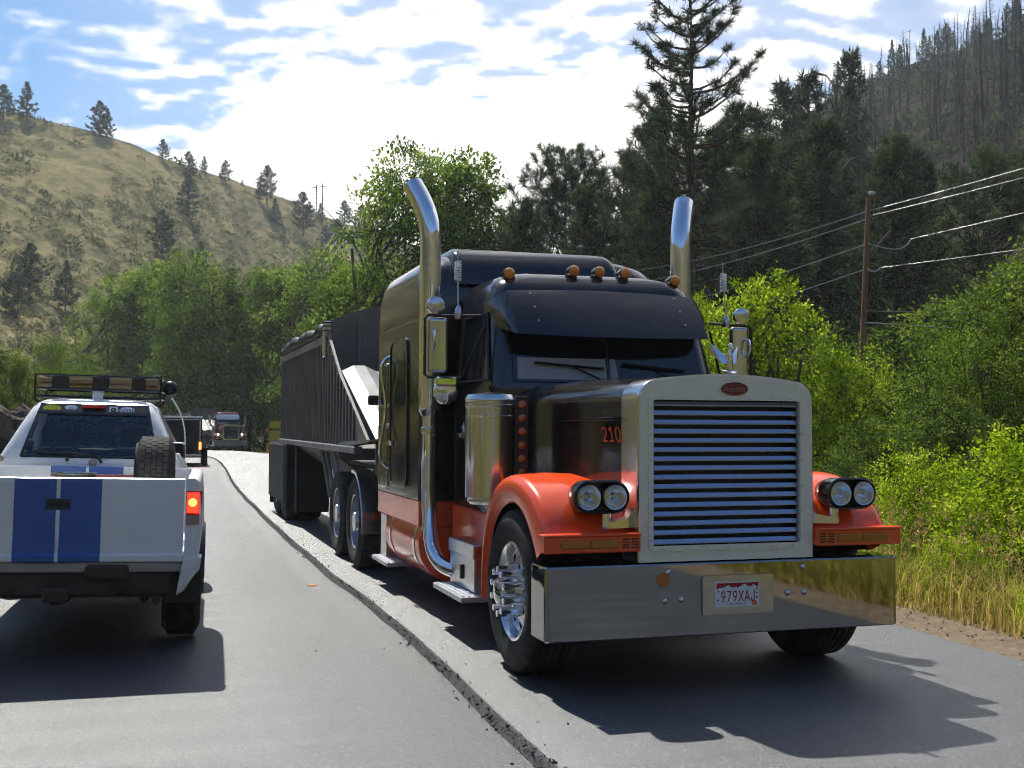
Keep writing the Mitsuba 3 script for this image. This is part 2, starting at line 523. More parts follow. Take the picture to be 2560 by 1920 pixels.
HL = hill([(-330, 200, 104), (-220, 255, 96), (-126, 300, 81.5), (-108.7, 302, 77.6), (-95, 330, 75.8), (-84.4, 352, 75.6), (-73.8, 366, 73.5), (-66, 380, 72.3), (-59, 395, 71.2), (-52, 410, 72), (-20, 480, 66), (40, 600, 46)],
          [(-130, 20, 10), (-62, 46, 5), (-46, 80, 2.0), (-44, 115, 0), (-45, 150, -1), (-34, 210, -1.5), (-10, 300, -2), (50, 430, -3)], 200, 110, 9, 3, 1.05)
put('hill', grid(HL[::-1]), 'hill_grass', smooth=True, kind='structure', label='tan grassy hillside with sage scrub on the left')
HR = hill([(-60, 520, 50), (20, 430, 62), (70, 385, 84), (101, 350, 102.5), (124, 340, 111), (141, 322, 112.5), (220, 280, 122), (330, 200, 120)],
          [(0, 260, -2), (8, 170, -2), (16, 120, -2), (24, 90, -1.5), (34, 60, -1.5), (52, 36, -1), (90, 10, 0), (150, -60, 0)], 150, 90, 10, 8, 0.95)
put('hill', grid(HR[::-1]), 'burnt_ground', smooth=True, kind='structure', label='dark burned wooded hillside on the right')
HM = hill([(30, 250, 20), (48, 217, 34), (63, 205, 45.5), (74, 200, 51), (88, 195, 55), (135, 175, 64), (220, 120, 66)],
          [(14, 150, -2.2), (22, 110, -2), (34, 85, -2), (48, 62, -1.6), (66, 44, -1), (100, 25, 0), (150, -20, 0)], 90, 60, 5, 15, 1.0)
put('hill', grid(HM[::-1]), 'meadow', smooth=True, kind='structure', label='lower yellow green slope in front of the burned hillside')

HB = hill([(330, 190, 100), (240, 20, 92), (180, -140, 88), (40, -250, 84), (-120, -220, 90), (-220, -100, 95), (-290, 60, 100), (-330, 190, 100)],
          [(150, -20, 0), (90, -40, 0), (60, -90, 0), (20, -130, 0), (-50, -110, 1), (-80, -50, 3), (-95, 0, 6), (-130, 20, 10)], 130, 50, 12, 23, 1.0)
put('hill', grid(HB[::-1]), 'wooded_slope', smooth=True, kind='structure', label='hills closing the valley behind the viewpoint')


def hill_at(P, a, b):
    """point on a hill sheet: a along the ridge, b down the slope, 0 to 1"""
    nb = P.shape[1]
    top = nb // 6
    i, j = a * (P.shape[0] - 1), top + b * (nb - 1 - top)
    i0, j0 = int(min(i, P.shape[0] - 2)), int(min(j, nb - 2))
    fi, fj = i - i0, j - j0
    return (P[i0, j0] * (1 - fi) + P[i0 + 1, j0] * fi) * (1 - fj) + (P[i0, j0 + 1] * (1 - fi) + P[i0 + 1, j0 + 1] * fi) * fj
# ------------------------------------------------------------------ vehicle materials


def film(c, dust, k):
    def fn(p, n, uv):
        g = fbm(p.x * 2.1 + k, p.y * 2.1, p.z * 2.6, 4)
        low = smoothstep(1.5, 0.5, p.z)
        bug = smoothstep(0.955, 0.975, noise(p.x * 48 + k, p.y * 48, p.z * 48))
        return mix(mix(c, dust, smoothstep(0.45, 0.8, g) * (0.05 + 0.20 * low)), (0.30, 0.26, 0.20), bug * 0.35)
    return proc(fn)


def haze_rough(lo, hi, k):
    return proc(lambda p, n, uv: lo + (hi - lo) * fbm(p.x * 3.1 + k, p.y * 3.1, p.z * 4, 3))


pr('paint_black', film((0.012, 0.0095, 0.010), (0.13, 0.11, 0.09), 1.0), haze_rough(0.03, 0.16, 2.0), 0.0, 0.5, cc=1.0, ccg=0.985)
pr('paint_maroon', (0.11, 0.012, 0.014), 0.15, 0.0, 0.5, cc=1.0, ccg=0.97)
pr('paint_orange', film((0.80, 0.075, 0.010), (0.42, 0.26, 0.17), 5.0), haze_rough(0.08, 0.26, 6.0), 0.0, 0.5, cc=1.0, ccg=0.98)
pr('paint_white', (0.74, 0.74, 0.72), 0.3, 0.0, 0.5, cc=0.8, ccg=0.95)


def cream_fn(p, n, uv):
    g = fbm(p.x * 3, p.y * 3, p.z * 3, 3)
    f = smoothstep(0.90, 0.95, noise(p.x * 60, p.y * 60, p.z * 60))
    return mix(mix((0.72, 0.68, 0.54), (0.80, 0.76, 0.62), g), (0.25, 0.22, 0.18), f * 0.3)


pr('cream', proc(cream_fn), 0.35, 0.0, 0.5, cc=0.5, ccg=0.9)
pr('chrome', (0.80, 0.81, 0.83), 0.055, 1.0)
pr('chrome_soft', (0.66, 0.66, 0.66), 0.16, 1.0)
pr('bumper_chrome', proc(lambda p, n, uv: mix((0.27, 0.27, 0.265), (0.38, 0.38, 0.37), fbm(p.x * 4, p.y * 4, p.z * 5, 4))), haze_rough(0.01, 0.045, 9.0), 1.0)
pr('alloy', proc(lambda p, n, uv: mix((0.42, 0.42, 0.43), (0.62, 0.62, 0.63), fbm(p.x * 11, p.y * 11, p.z * 11, 3))), 0.24, 1.0)
pr('diamond_plate', proc(lambda p, n, uv: mix((0.38, 0.39, 0.41), (0.6, 0.6, 0.62), fbm(p.x * 25, p.y * 25, p.z * 25, 2))), 0.42, 0.6)
pr('slat_chrome', (0.33, 0.37, 0.45), 0.2, 1.0)
pr('rubber', proc(lambda p, n, uv: mix((0.012, 0.012, 0.012), (0.045, 0.042, 0.038), fbm(p.x * 14, p.y * 14, p.z * 14, 3))), 0.8, spec=0.3)
pr('dusty_rubber', proc(lambda p, n, uv: mix((0.03, 0.028, 0.025), (0.10, 0.09, 0.075), fbm(p.x * 14, p.y * 14, p.z * 14, 3))), 0.85, spec=0.3)
pr('black_plastic', (0.014, 0.014, 0.015), 0.4)
pr('black_trim', (0.012, 0.012, 0.013), 0.2, cc=0.6)
pr('black_steel', proc(lambda p, n, uv: mix((0.012, 0.012, 0.013), (0.04, 0.035, 0.03), fbm(p.x * 5, p.y * 5, p.z * 5, 3))), 0.6)
pr('dark_glass', (0.010, 0.013, 0.017), 0.03, spec=0.7)
pr('amber', (0.75, 0.24, 0.02), 0.15, cc=0.8, spec_trans=0.0)
pr('amber_dark', (0.40, 0.13, 0.012), 0.2, cc=0.8)
pr('lamp_silver', (0.72, 0.74, 0.76), 0.12, 1.0)
mat('lamp_glass', type='thindielectric', int_ior=1.5)
pr('plate_white', (0.70, 0.72, 0.74), 0.4)
pr('plate_red', (0.33, 0.015, 0.02), 0.4)
pr('sticker_orange', (0.75, 0.2, 0.03), 0.5)
pr('number_orange', (0.55, 0.10, 0.02), 0.4)
pr('emblem_red', (0.15, 0.012, 0.012), 0.25, cc=0.6)
pr('emblem_cream', (0.32, 0.20, 0.14), 0.4)
pr('strip_grey', (0.33, 0.34, 0.36), 0.7)


def trailer_fn(p, n, uv):
    g = fbm(p.x * 1.4, p.y * 1.4, p.z * 3, 4)
    h = fbm(p.x * 14, p.y * 14, p.z * 2.2, 3)
    return mix((0.09, 0.083, 0.08), (0.25, 0.225, 0.20), dr.clip(0.55 * g + 0.5 * h - 0.12, 0, 1))


pr('trailer_paint', proc(trailer_fn), 0.55, spec=0.4)
pr('trailer_white', proc(lambda p, n, uv: mix((0.22, 0.215, 0.20), (0.38, 0.375, 0.355), fbm(p.x * 3, p.y * 3, p.z * 3, 4))), 0.4)
pr('trailer_deck', proc(lambda p, n, uv: mix((0.16, 0.16, 0.165), (0.30, 0.30, 0.30), fbm(p.x * 4, p.y * 4, p.z * 4, 4))), 0.5, 0.3)
pr('mud_flap', proc(lambda p, n, uv: mix((0.022, 0.02, 0.019), (0.06, 0.053, 0.046), fbm(p.x * 3, p.y * 3, p.z * 6, 4))), 0.75)

# ------------------------------------------------------------------ the truck, in its own frame: x right, y back from the bumper, z up
TRUCK_PARTS = []                                                  # (key after the truck's, ply dict) to copy for the far truck
TM = frame(1.3685, 7.2708, 0.0, 0.3038)
TK = thing('semi_truck', 'large conventional tractor truck with orange fenders, black cab and cream grille facing the camera', 'truck')


def tp(part, mesh, bsdf, smooth=30, label=None):
    k = put(f'{TK}__{part}', mesh, bsdf, smooth, TM, label)
    TRUCK_PARTS.append(k)
    return k[len(TK) + 2:]


def both(part, mesh, bsdf, smooth=30, label=None):
    a = tp(part, mesh, bsdf, smooth, label)
    b = tp(part, mirror(mesh), bsdf, smooth, label)
    return a, b


# bumper: box section, rounded upright edges
br = rring(-1.22, 1.22, 0.0, 0.30, 0.035, 5)
outer = [np.c_[br, np.full(len(br), z)] for z in (0.335, 0.342, 0.772, 0.782)]
for k, s in ((0, 0.006), (3, 0.006)):
    c = outer[k][:, :2].mean(0)
    outer[k][:, :2] += np.sign(c - outer[k][:, :2]) * s
tp('bumper', loft(outer), 'bumper_chrome', 25)
for x, z in ((-0.34, 0.56), (0.40, 0.575), (0.52, 0.575), (0.51, 0.735), (-0.43, 0.73), (-0.45, 0.555)):
    tp('bumper__bolt', lathe([(0.0, -0.016), (0.013, -0.014), (0.019, -0.004), (0.02, 0.002)], 12, 'y', (x, -0.001, z)), 'chrome_soft', True)
tp('bumper__tow_reflection', lathe([(0, -0.003), (0.045, -0.003), (0.047, 0.001)], 20, 'y', (-0.46, 0, 0.685)), 'amber_dark', 30, 'round yellow reflection painted on the chrome bumper')  # yellow reflection painted as an amber disc on the chrome
tp('plate_holder', ext(rpoly(-0.20, 0.29, 0.46, 0.70, 0.015), -0.016, -0.002), 'alloy')
px, pz = 0.035, 0.583
tp('licence_plate', ext(rpoly(px - 0.153, px + 0.153, pz - 0.076, pz + 0.076, 0.012), -0.022, -0.017), 'plate_white', 30, 'white licence plate with red mountains and red characters 979XAJ')
mt = [(-0.145, 0.07), (-0.145, 0.034), (-0.118, 0.043), (-0.10, 0.042), (-0.066, 0.058), (-0.035, 0.04), (-0.008, 0.045), (0.0, 0.04), (0.048, 0.062), (0.078, 0.045), (0.092, 0.044), (0.11, 0.058), (0.145, 0.04), (0.145, 0.07)]
tp('licence_plate__mountain_band', ext(Polygon([(px + a, pz + b) for a, b in mt]), -0.024, -0.0215), 'plate_red')
tp('licence_plate__lettering', text('979XAJ', 0.066, FRONT, (px + 0.004, -0.0215, pz - 0.012), 0.003, False, 0.232), 'plate_red')
tp('licence_plate__lettering', text('COLORADO', 0.013, FRONT, (px - 0.005, -0.0215, pz - 0.06), 0.002, False, 0.13), 'plate_red')
tp('licence_plate__sticker', ext(sbox(px + 0.1, pz - 0.07, px + 0.135, pz - 0.043), -0.0235, -0.0215), 'sticker_orange')
for sx, zz in ((-0.134, 0.02), (-0.134, -0.035), (0.134, 0.03), (0.134, 0.003), (0.134, -0.024)):
    tp('licence_plate__mark', ext(sbox(px + sx - 0.005, pz + zz - 0.006, px + sx + 0.005, pz + zz + 0.006), -0.0235, -0.0215), 'plate_red')


# grille shell: a rounded arch with an opening
def arch(hw, z0, zs, zt, r, n=10):
    P = [(-hw, z0), (hw, z0)]
    for t in np.linspace(0, np.pi / 2, n):
        P.append((hw - r + r * math.cos(t), zs - r + r * math.sin(t)))
    xs = np.linspace(hw - r, -(hw - r), 25)[1:-1]
    P += [(x, zs + (zt - zs) * (1 - (x / (hw - r)) ** 2)) for x in xs]
    for t in np.linspace(np.pi / 2, np.pi, n):
        P.append((-(hw - r) + r * math.cos(t), zs - r + r * math.sin(t)))
    return P


AR = np.array(arch(0.615, 0.79, 1.915, 1.955, 0.13))
hole = rpoly(-0.515, 0.515, 0.885, 1.79, 0.012)
front = Polygon(AR * [0.985, 1]).difference(hole)
tp('grille', ext(front, 0.035, 0.075), 'cream', False, 'cream painted grille surround')
ring = lambda sc, y: np.stack([AR[:, 0] * sc, np.full(len(AR), y), np.where(AR[:, 1] > 1.5, AR[:, 1] + (sc - 1) * 0.7, AR[:, 1])], 1)
tp('grille__shell_side', loft([ring(0.984, 0.033), ring(0.994, 0.04), ring(1.0, 0.06), ring(1.0, 0.29), ring(0.985, 0.295)], cap=False), 'chrome_soft', 50, 'polished side band of the grille shell')
rim = rpoly(-0.545, 0.545, 0.855, 1.815, 0.04).difference(rpoly(-0.513, 0.513, 0.888, 1.788, 0.012))
tp('grille__rim', ext(rim, 0.024, 0.0345), 'cream', False)
tp('grille__radiator', cbox((-0.56, 0.16, 0.84), (0.56, 0.19, 1.84), 0.004), 'black_plastic')
for k in range(16):
    z = 1.772 - k * (1.772 - 0.918) / 15
    sl = Polygon([(0.048, z - 0.017), (0.0485, z - 0.022), (0.055, z - 0.022), (0.067, z + 0.003), (0.059, z + 0.007)])
    tp('grille__slat', ext(sl, -0.514, 0.514, 'yz'), 'slat_chrome', False)
for x in np.linspace(-0.45, 0.45, 7):
    for z in (1.802, 0.871):
        tp('grille__rivet', lathe([(0, -0.007), (0.007, -0.005), (0.009, 0)], 8, 'y', (x, 0.024, z)), 'chrome_soft', True)
for z in np.linspace(0.93, 1.74, 6):
    for x in (-0.529, 0.529):
        tp('grille__rivet', lathe([(0, -0.007), (0.007, -0.005), (0.009, 0)], 8, 'y', (x, 0.024, z)), 'chrome_soft', True)
el = lambda a, b, n=40: [(a * math.cos(t), b * math.sin(t)) for t in np.linspace(0, 2 * np.pi, n, endpoint=False)]
EO = lambda a, b, d0, d1, x0=0.045, z0=1.862: ext(Polygon([(x0 + p, z0 + q) for p, q in el(a, b)]), d0, d1)
tp('emblem', EO(0.092, 0.041, 0.022, 0.036), 'emblem_red', False, 'red oval maker emblem with script lettering')
tp('emblem__border', ext(Polygon([(0.045 + p, 1.862 + q) for p, q in el(0.092, 0.041)]).difference(Polygon([(0.045 + p, 1.862 + q) for p, q in el(0.083, 0.034)])), 0.0195, 0.0225), 'emblem_red', False)
sh = np.array([[1, 0.28, 0], [0, 0, -1], [0, 1, 0]], float)
tp('emblem__lettering', text('Peterbilt', 0.03, sh, (0.045, 0.0225, 1.858), 0.003, False, 0.145), 'emblem_cream', False)
# hood ornament: a bird with raised wings
bd = [lathe([(0.0, 0.19), (0.012, 0.17), (0.022, 0.12), (0.03, 0.05), (0.022, 0.0), (0.018, -0.06)], 12, 'z', (0.045, 0.09, 2.02)),
      lathe([(0, 0.045), (0.018, 0.035), (0.026, 0.01), (0.02, -0.015), (0, -0.03)], 12, 'z', (0.045, 0.075, 2.19)),
      hull([(0.03, 0.06, 2.2), (0.06, 0.06, 2.2), (0.045, 0.02, 2.185), (0.045, 0.06, 2.185)]),
      hull([(0.02, 0.1, 2.05), (0.02, 0.12, 2.12), (-0.09, 0.19, 2.24), (-0.10, 0.2, 2.15), (-0.03, 0.11, 2.06)]),
      hull([(0.07, 0.1, 2.05), (0.07, 0.12, 2.12), (0.18, 0.19, 2.22), (0.19, 0.2, 2.14), (0.12, 0.11, 2.06)]),
      hull([(-0.07, 0.05, 1.995), (-0.06, 0.09, 2.0), (0.05, 0.02, 1.965), (0.15, 0.09, 1.99), (0.05, 0.16, 1.965), (0.045, 0.03, 1.95)]),
      hull([(0.02, 0.02, 1.91), (0.07, 0.02, 1.91), (0.01, 0.05, 1.98), (0.08, 0.05, 1.98), (0.045, 0.1, 2.0)])]
bd = [move(move(m, (-0.045, -0.09, -1.95)), (0.045, 0.09, 1.95), np.eye(3) * 0.72) for m in bd]
tp('hood_ornament', cat(*bd), 'chrome', 40, 'chrome bird hood ornament with raised wings')


# hood: from the shell back to the cowl, widening
def hood_ring(y, hw, z0, zs, zt, r):
    a = np.array(arch(hw, z0, zs, zt, r))
    return np.stack([a[:, 0], np.full(len(a), y), a[:, 1]], 1)


tp('hood', loft([hood_ring(0.285, 0.598, 0.80, 1.895, 1.935, 0.13), hood_ring(0.30, 0.605, 0.8, 1.902, 1.942, 0.13), hood_ring(1.0, 0.66, 0.8, 1.915, 1.965, 0.14),
                 hood_ring(1.65, 0.72, 0.85, 1.93, 1.985, 0.15), hood_ring(1.93, 0.755, 0.9, 1.925, 1.965, 0.15), hood_ring(1.97, 0.74, 0.92, 1.90, 1.94, 0.15)]), 'paint_black', 35)
LEFT = np.array([[0, 0, -1], [-1, 0, 0], [0, 1, 0]], float)        # reads towards -y (rear to front as seen from the left), faces -x
SL = np.array([[0.079, 0.0, -1], [-0.997, 0.35, 0], [0.0, 0.93, 0]], float)
tp('hood__number', text('210', 0.105, SL, (-0.627, 0.42, 1.57), 0.004, False, 0.26), 'number_orange', False, 'orange fleet number 210 on the hood side')
both('hood__grab_trim', cbox((-0.665, 0.32, 1.672), (-0.60, 0.60, 1.682), 0.003), 'black_trim')


both('hood__seam', cbox((-0.684, 0.31, 1.655), (-0.60, 1.9, 1.661), 0.002), 'black_trim', False)
for y in (0.42, 1.72):
    both('hood__latch', cbox((-0.685 - (y - 0.3) * 0.06, y, 1.04), (-0.60, y + 0.05, 1.16), 0.01), 'chrome_soft')


# front fenders: an outer skin round the wheel arch
OUT = smoothpath([(1.50, 0.41), (1.49, 0.70), (1.37, 1.02), (1.12, 1.235), (0.82, 1.30), (0.50, 1.265), (0.24, 1.15), (0.075, 0.98), (0.035, 0.90)], 40)
INN = smoothpath([(1.405, 0.41), (1.385, 0.66), (1.27, 0.93), (1.05, 1.09), (0.80, 1.135), (0.55, 1.08), (0.37, 0.95), (0.275, 0.84), (0.245, 0.80)], 40)
sec = []
for o, i in zip(OUT, INN):
    d = i - o
    L = np.linalg.norm(d)
    u = d / L
    ring_ = [(-1.165, *(i + u * 0.025)), (-1.195, *i), (-1.205, *(o + d * 0.8)), (-1.205, *(o + u * 0.075))]
    for t in np.linspace(0.25, 1, 5) * np.pi / 2:
        ring_.append((-1.13 - 0.075 * math.cos(t), *(o + u * 0.075 * (1 - math.sin(t)))))
    ring_ += [(-0.95, *(o - u * 0.012)), (-0.78, *(o - u * 0.006)), (-0.66, *(o + u * 0.03)), (-0.585, *(o + u * 0.10))]
    sec.append(ring_)
FEN = loft(np.array(sec), cap=False, closed=False)
f0, f1 = both('fender', FEN, 'paint_orange', 60)
lin = []
for i in INN:
    lin.append([(-1.16, *i), (-0.62, *i)])
both('fender__liner', loft(np.array(lin), cap=False, closed=False), 'black_plastic', 30)
for sx, fn in ((1, f0), (-1, f1)):
    M_ = (lambda m: m) if sx == 1 else mirror
    tp(fn + '__valance', M_(cbox((-1.235, -0.015, 0.862), (-0.612, 0.07, 0.965), 0.008)), 'paint_orange')
    tp(fn + '__valance_lip', M_(cbox((-1.24, -0.03, 0.962), (-0.612, 0.075, 0.976), 0.004)), 'paint_orange')
    tp(fn + '__turn_signal', M_(cbox((-1.13, -0.03, 0.888), (-0.945, -0.012, 0.940), 0.008)), 'amber_dark', 30, 'amber turn signal lens')
    tp(fn + '__turn_signal', M_(cbox((-0.94, -0.03, 0.888), (-0.76, -0.012, 0.940), 0.008)), 'amber_dark', 30, 'amber turn signal lens')
    for k in range(4):
        for q in (0, 1):
            tp(fn + '__vent', M_(cbox((-0.735 + q * 0.06, -0.019, 0.885 + k * 0.017), (-0.69 + q * 0.06, -0.0145, 0.894 + k * 0.017), 0.001)), 'black_plastic', False)
# headlight pods on polished brackets
for sx in (-1, 1):
    cx = 0.868 * sx
    st = lambda hw, hh, y: np.stack([np.array(rring(cx - hw, cx + hw, 1.195 - hh, 1.195 + hh, hh * 0.98, 9))[:, 0], np.full(36, y), np.array(rring(cx - hw, cx + hw, 1.195 - hh, 1.195 + hh, hh * 0.98, 9))[:, 1]], 1)
    h = tp('headlight', loft([st(0.06, 0.03, 0.28), st(0.13, 0.075, 0.22), st(0.172, 0.098, 0.10), st(0.182, 0.102, 0.02), st(0.180, 0.100, -0.012), st(0.168, 0.090, -0.02), st(0.16, 0.083, 0.0)], cap=False), 'black_trim', 40, 'black twin headlight pod')
    tp(h + '__back_plate', ext(rpoly(cx - 0.165, cx + 0.165, 1.108, 1.282, 0.08, 8), 0.062, 0.07), 'black_trim')
    for q in (-1, 1):
        x0 = cx + q * 0.085
        tp(h + '__reflector', lathe([(0.0, 0.055), (0.03, 0.05), (0.058, 0.025), (0.071, -0.014), (0.076, -0.016), (0.078, -0.002)], 28, 'y', (x0, -0.004, 1.195)), 'lamp_silver', 40)
        tp(h + '__lens', lathe([(0.0, -0.034), (0.03, -0.031), (0.055, -0.024), (0.071, -0.014)], 28, 'y', (x0, -0.005, 1.195)), 'lamp_glass', True)
        tp(h + '__bulb', lathe([(0, -0.012), (0.010, -0.008), (0.012, 0.03)], 10, 'y', (x0, 0.0, 1.195)), 'lamp_silver', True)
    arm = [(0.605, 0.17, 0.99), (0.605, 0.17, 1.12), (0.66, 0.14, 1.06), (0.74, 0.12, 1.01), (0.83, 0.1, 1.0)]
    pts = []
    for x, y, z in arm:
        pass
    A = hull([(0.604 * sx, yy, zz) for yy in (0.10, 0.2) for zz in (1.0, 1.13)] + [(0.66 * sx, yy, zz) for yy in (0.08, 0.16) for zz in (1.0, 1.06)])
    B = hull([(0.655 * sx, yy, zz) for yy in (0.08, 0.16) for zz in (1.0, 1.062)] + [(0.80 * sx, yy, zz) for yy in (0.05, 0.14) for zz in (1.0, 1.035)])
    C_ = hull([(x * sx, yy, zz) for x in (0.79, 0.87) for yy in (0.05, 0.14) for zz in (1.005, 1.10)])
    tp('headlight_bracket', cat(A, B), 'chrome_soft', 30)
    tp('headlight_bracket__post', lathe([(0.03, 0.0), (0.035, 0.02), (0.03, 0.05), (0.03, 0.11)], 14, 'z', (0.80 * sx, 0.09, 0.995)), 'chrome', 40)


# wheels -------------------------------------------------------------
def tyre_mesh(R, rim, w, n=48, ribs=4, ax_at=(0, 0, 0)):
    """tyre lathe about x, outer face at x=0, width w towards +x; ribs: grooves in the tread"""
    p = [(rim, 0.03), (rim + 0.02, 0.008), (rim + 0.07, -0.012), ((rim + R) / 2 + 0.03, -0.018), (R - 0.05, -0.004), (R - 0.02, 0.012), (R - 0.004, 0.028)]
    g = np.linspace(0.03, w - 0.03, ribs + 2)
    for k in range(1, ribs + 1):
        p += [(R, g[k] - 0.008), (R - 0.014, g[k] - 0.006), (R - 0.014, g[k] + 0.006), (R, g[k] + 0.008)]
    p += [(R - 0.004, w - 0.028), (R - 0.02, w - 0.012), (R - 0.05, w + 0.004), ((rim + R) / 2, w + 0.018), (rim + 0.02, w - 0.008), (rim, w - 0.03)]
    return lathe(p, n, 'x', ax_at)


def lug_tread(R, w, n, rows, at, depth=0.014, gap=0.3):
    """separate tread blocks round a tyre"""
    out = []
    xs = np.linspace(0.02, w - 0.02, rows + 1)
    for r in range(rows):
        for k in range(n):
            a0 = 2 * np.pi * (k + 0.5 * (r % 2)) / n
            a1 = a0 + 2 * np.pi / n * (1 - gap)
            x0, x1 = xs[r] + 0.004, xs[r + 1] - 0.004
            P = [(x, (R + d) * math.cos(a), (R + d) * math.sin(a)) for x in (x0, x1) for d in (-depth, 0.004) for a in (a0, a1)]
            v = np.array(P) + np.array(at)
            f = np.array([[0, 1, 3], [0, 3, 2], [4, 6, 7], [4, 7, 5], [2, 3, 7], [2, 7, 6], [0, 4, 5], [0, 5, 1], [0, 2, 6], [0, 6, 4], [1, 5, 7], [1, 7, 3]])
            out.append((v, f))
    return cat(*out)


def disc_wheel(at, rim, n=40, holes=10, cone=0.0, hr=0.031):
    """polished disc wheel, face towards -x"""
    at = np.array(at, float)
    prof = [(rim + 0.012, 0.02), (rim + 0.012, 0.004), (rim - 0.004, 0.0), (rim - 0.018, 0.02), (rim - 0.03, 0.07), (rim * 0.80, 0.075), (rim * 0.62, 0.055 - cone), (rim * 0.50, 0.05 - cone), (0.0, 0.05 - cone),
            (0.0, 0.09), (rim * 0.5, 0.09), (rim * 0.8, 0.10), (rim - 0.02, 0.12), (rim - 0.02, 0.24), (rim + 0.012, 0.24)]
    d = tom(lathe(prof, n, 'x', closed=True))
    if d.volume() < 0:
        l = lathe(prof, n, 'x', closed=True)
        d = tom(trimesh.Trimesh(l.vertices, l.faces[:, ::-1], process=False))
    for k in range(holes):
        a = 2 * np.pi * (k + 0.5) / holes
        c = m3.Manifold.cylinder(0.5, hr, hr, 14).rotate([0, 90, 0]).translate([-0.2, rim * 0.76 * math.cos(a), rim * 0.76 * math.sin(a)])
        d = d - c
    return move(man(d), at)


for sx in (-1, 1):
    X, Yc, Rr = -1.185, 0.83, 0.533
    M_ = (lambda m: m) if sx == -1 else mirror
    w = tp('front_wheel', M_(disc_wheel((X + 0.01, Yc, Rr), 0.315)), 'chrome_soft', 30)
    tp(w + '__tyre', M_(tyre_mesh(Rr, 0.315, 0.30, 56, 4, (X, Yc, Rr))), 'rubber', 40)
    tp(w + '__hub_cap', M_(lathe([(0.0, -0.115), (0.05, -0.112), (0.085, -0.095), (0.092, -0.04), (0.098, 0.0), (0.15, 0.03), (0.155, 0.06)], 28, 'x', (X + 0.01, Yc, Rr))), 'chrome', 40)
    for k in range(10):
        a = 2 * np.pi * (k + 0.5) / 10
        tp(w + '__lug_cover', M_(lathe([(0, -0.085), (0.019, -0.084), (0.023, -0.078), (0.0235, 0.0), (0.029, 0.02), (0.031, 0.06)], 14, 'x', (X - 0.005, Yc + 0.145 * math.cos(a), Rr + 0.145 * math.sin(a)))), 'chrome', 40)
    for yd in (6.70, 8.02):
        X2 = -1.22
        w = tp('drive_wheel', M_(lathe([(0.312, 0.02), (0.315, 0.0), (0.30, 0.01), (0.29, 0.12), (0.26, 0.17), (0.19, 0.175), (0.185, 0.06), (0.12, 0.045), (0.11, -0.01), (0, -0.015)], 32, 'x', (X2 + 0.01, yd, 0.52))), 'alloy', 30)
        tp(w + '__tyre', M_(cat(tyre_mesh(0.515, 0.312, 0.27, 44, 2, (X2, yd, 0.52)), lug_tread(0.515, 0.27, 38, 4, (X2, yd, 0.52)))), 'dusty_rubber', 40)
        tp(w + '__inner_tyre', M_(tyre_mesh(0.52, 0.312, 0.27, 40, 2, (X2 + 0.33, yd, 0.52))), 'dusty_rubber', 40)
for y in (0.83, 6.7, 8.02):
    tp('axle', tube([(-0.95, y, 0.5), (0.95, y, 0.5)], 0.07), 'black_steel', 40)
both('frame_rail', cbox((-0.45, 0.2, 0.62), (-0.37, 9.0, 0.88), 0.01), 'black_steel')
tp('engine_block', cbox((-0.5, 0.35, 0.45), (0.5, 1.9, 0.9), 0.05), 'black_steel')
# half fenders over the front drive wheels
hf = []
for a in np.linspace(-0.15, 1.75, 16):
    r_ = 0.60
    hf.append((6.70 - r_ * math.cos(a), 0.52 + r_ * math.sin(a)))
hs = []
for y_, z_ in hf:
    d = np.array([6.70 - y_, 0.52 - z_]) / 0.6
    hs.append([(-1.235, y_ + d[0] * 0.045, z_ + d[1] * 0.045), (-1.24, y_ + d[0] * 0.01, z_ + d[1] * 0.01), (-1.225, y_, z_), (-0.62, y_, z_)])
both('drive_fender', loft(np.array(hs), cap=False, closed=False), 'alloy', 40)
both('drive_fender_strap', loft(np.array([[(-1.10, y_ + (y_ - 6.7) * 0.012, z_ + (z_ - 0.52) * 0.012), (-1.05, y_ + (y_ - 6.7) * 0.012, z_ + (z_ - 0.52) * 0.012)] for y_, z_ in hf]), cap=False, closed=False), 'chrome_soft', 40)

# cab ----------------------------------------------------------------
def cab_ring(z, hw, y0, y1, rf, rb=0.06):
    q = rring(-hw, hw, y0, y1, (rb, rb, rf, rf), 6)
    return np.c_[q, np.full(len(q), z)]


tp('cab', loft([cab_ring(0.66, 0.93, 2.02, 3.22, 0.1), cab_ring(0.68, 0.95, 2.0, 3.24, 0.1), cab_ring(1.88, 0.955, 1.98, 3.25, 0.12), cab_ring(1.95, 0.95, 2.0, 3.25, 0.14), cab_ring(2.62, 0.885, 2.20, 3.25, 0.16),
                cab_ring(2.74, 0.86, 2.25, 3.25, 0.20), cab_ring(2.82, 0.80, 2.33, 3.24, 0.22), cab_ring(2.87, 0.68, 2.45, 3.2, 0.22), cab_ring(2.885, 0.5, 2.6, 3.1, 0.2)]), 'paint_black', 50)
tp('cab__sill', cbox((-0.965, 2.02, 0.60), (0.965, 3.2, 0.95), 0.02), 'paint_orange', 30, 'orange lower band of the cab')
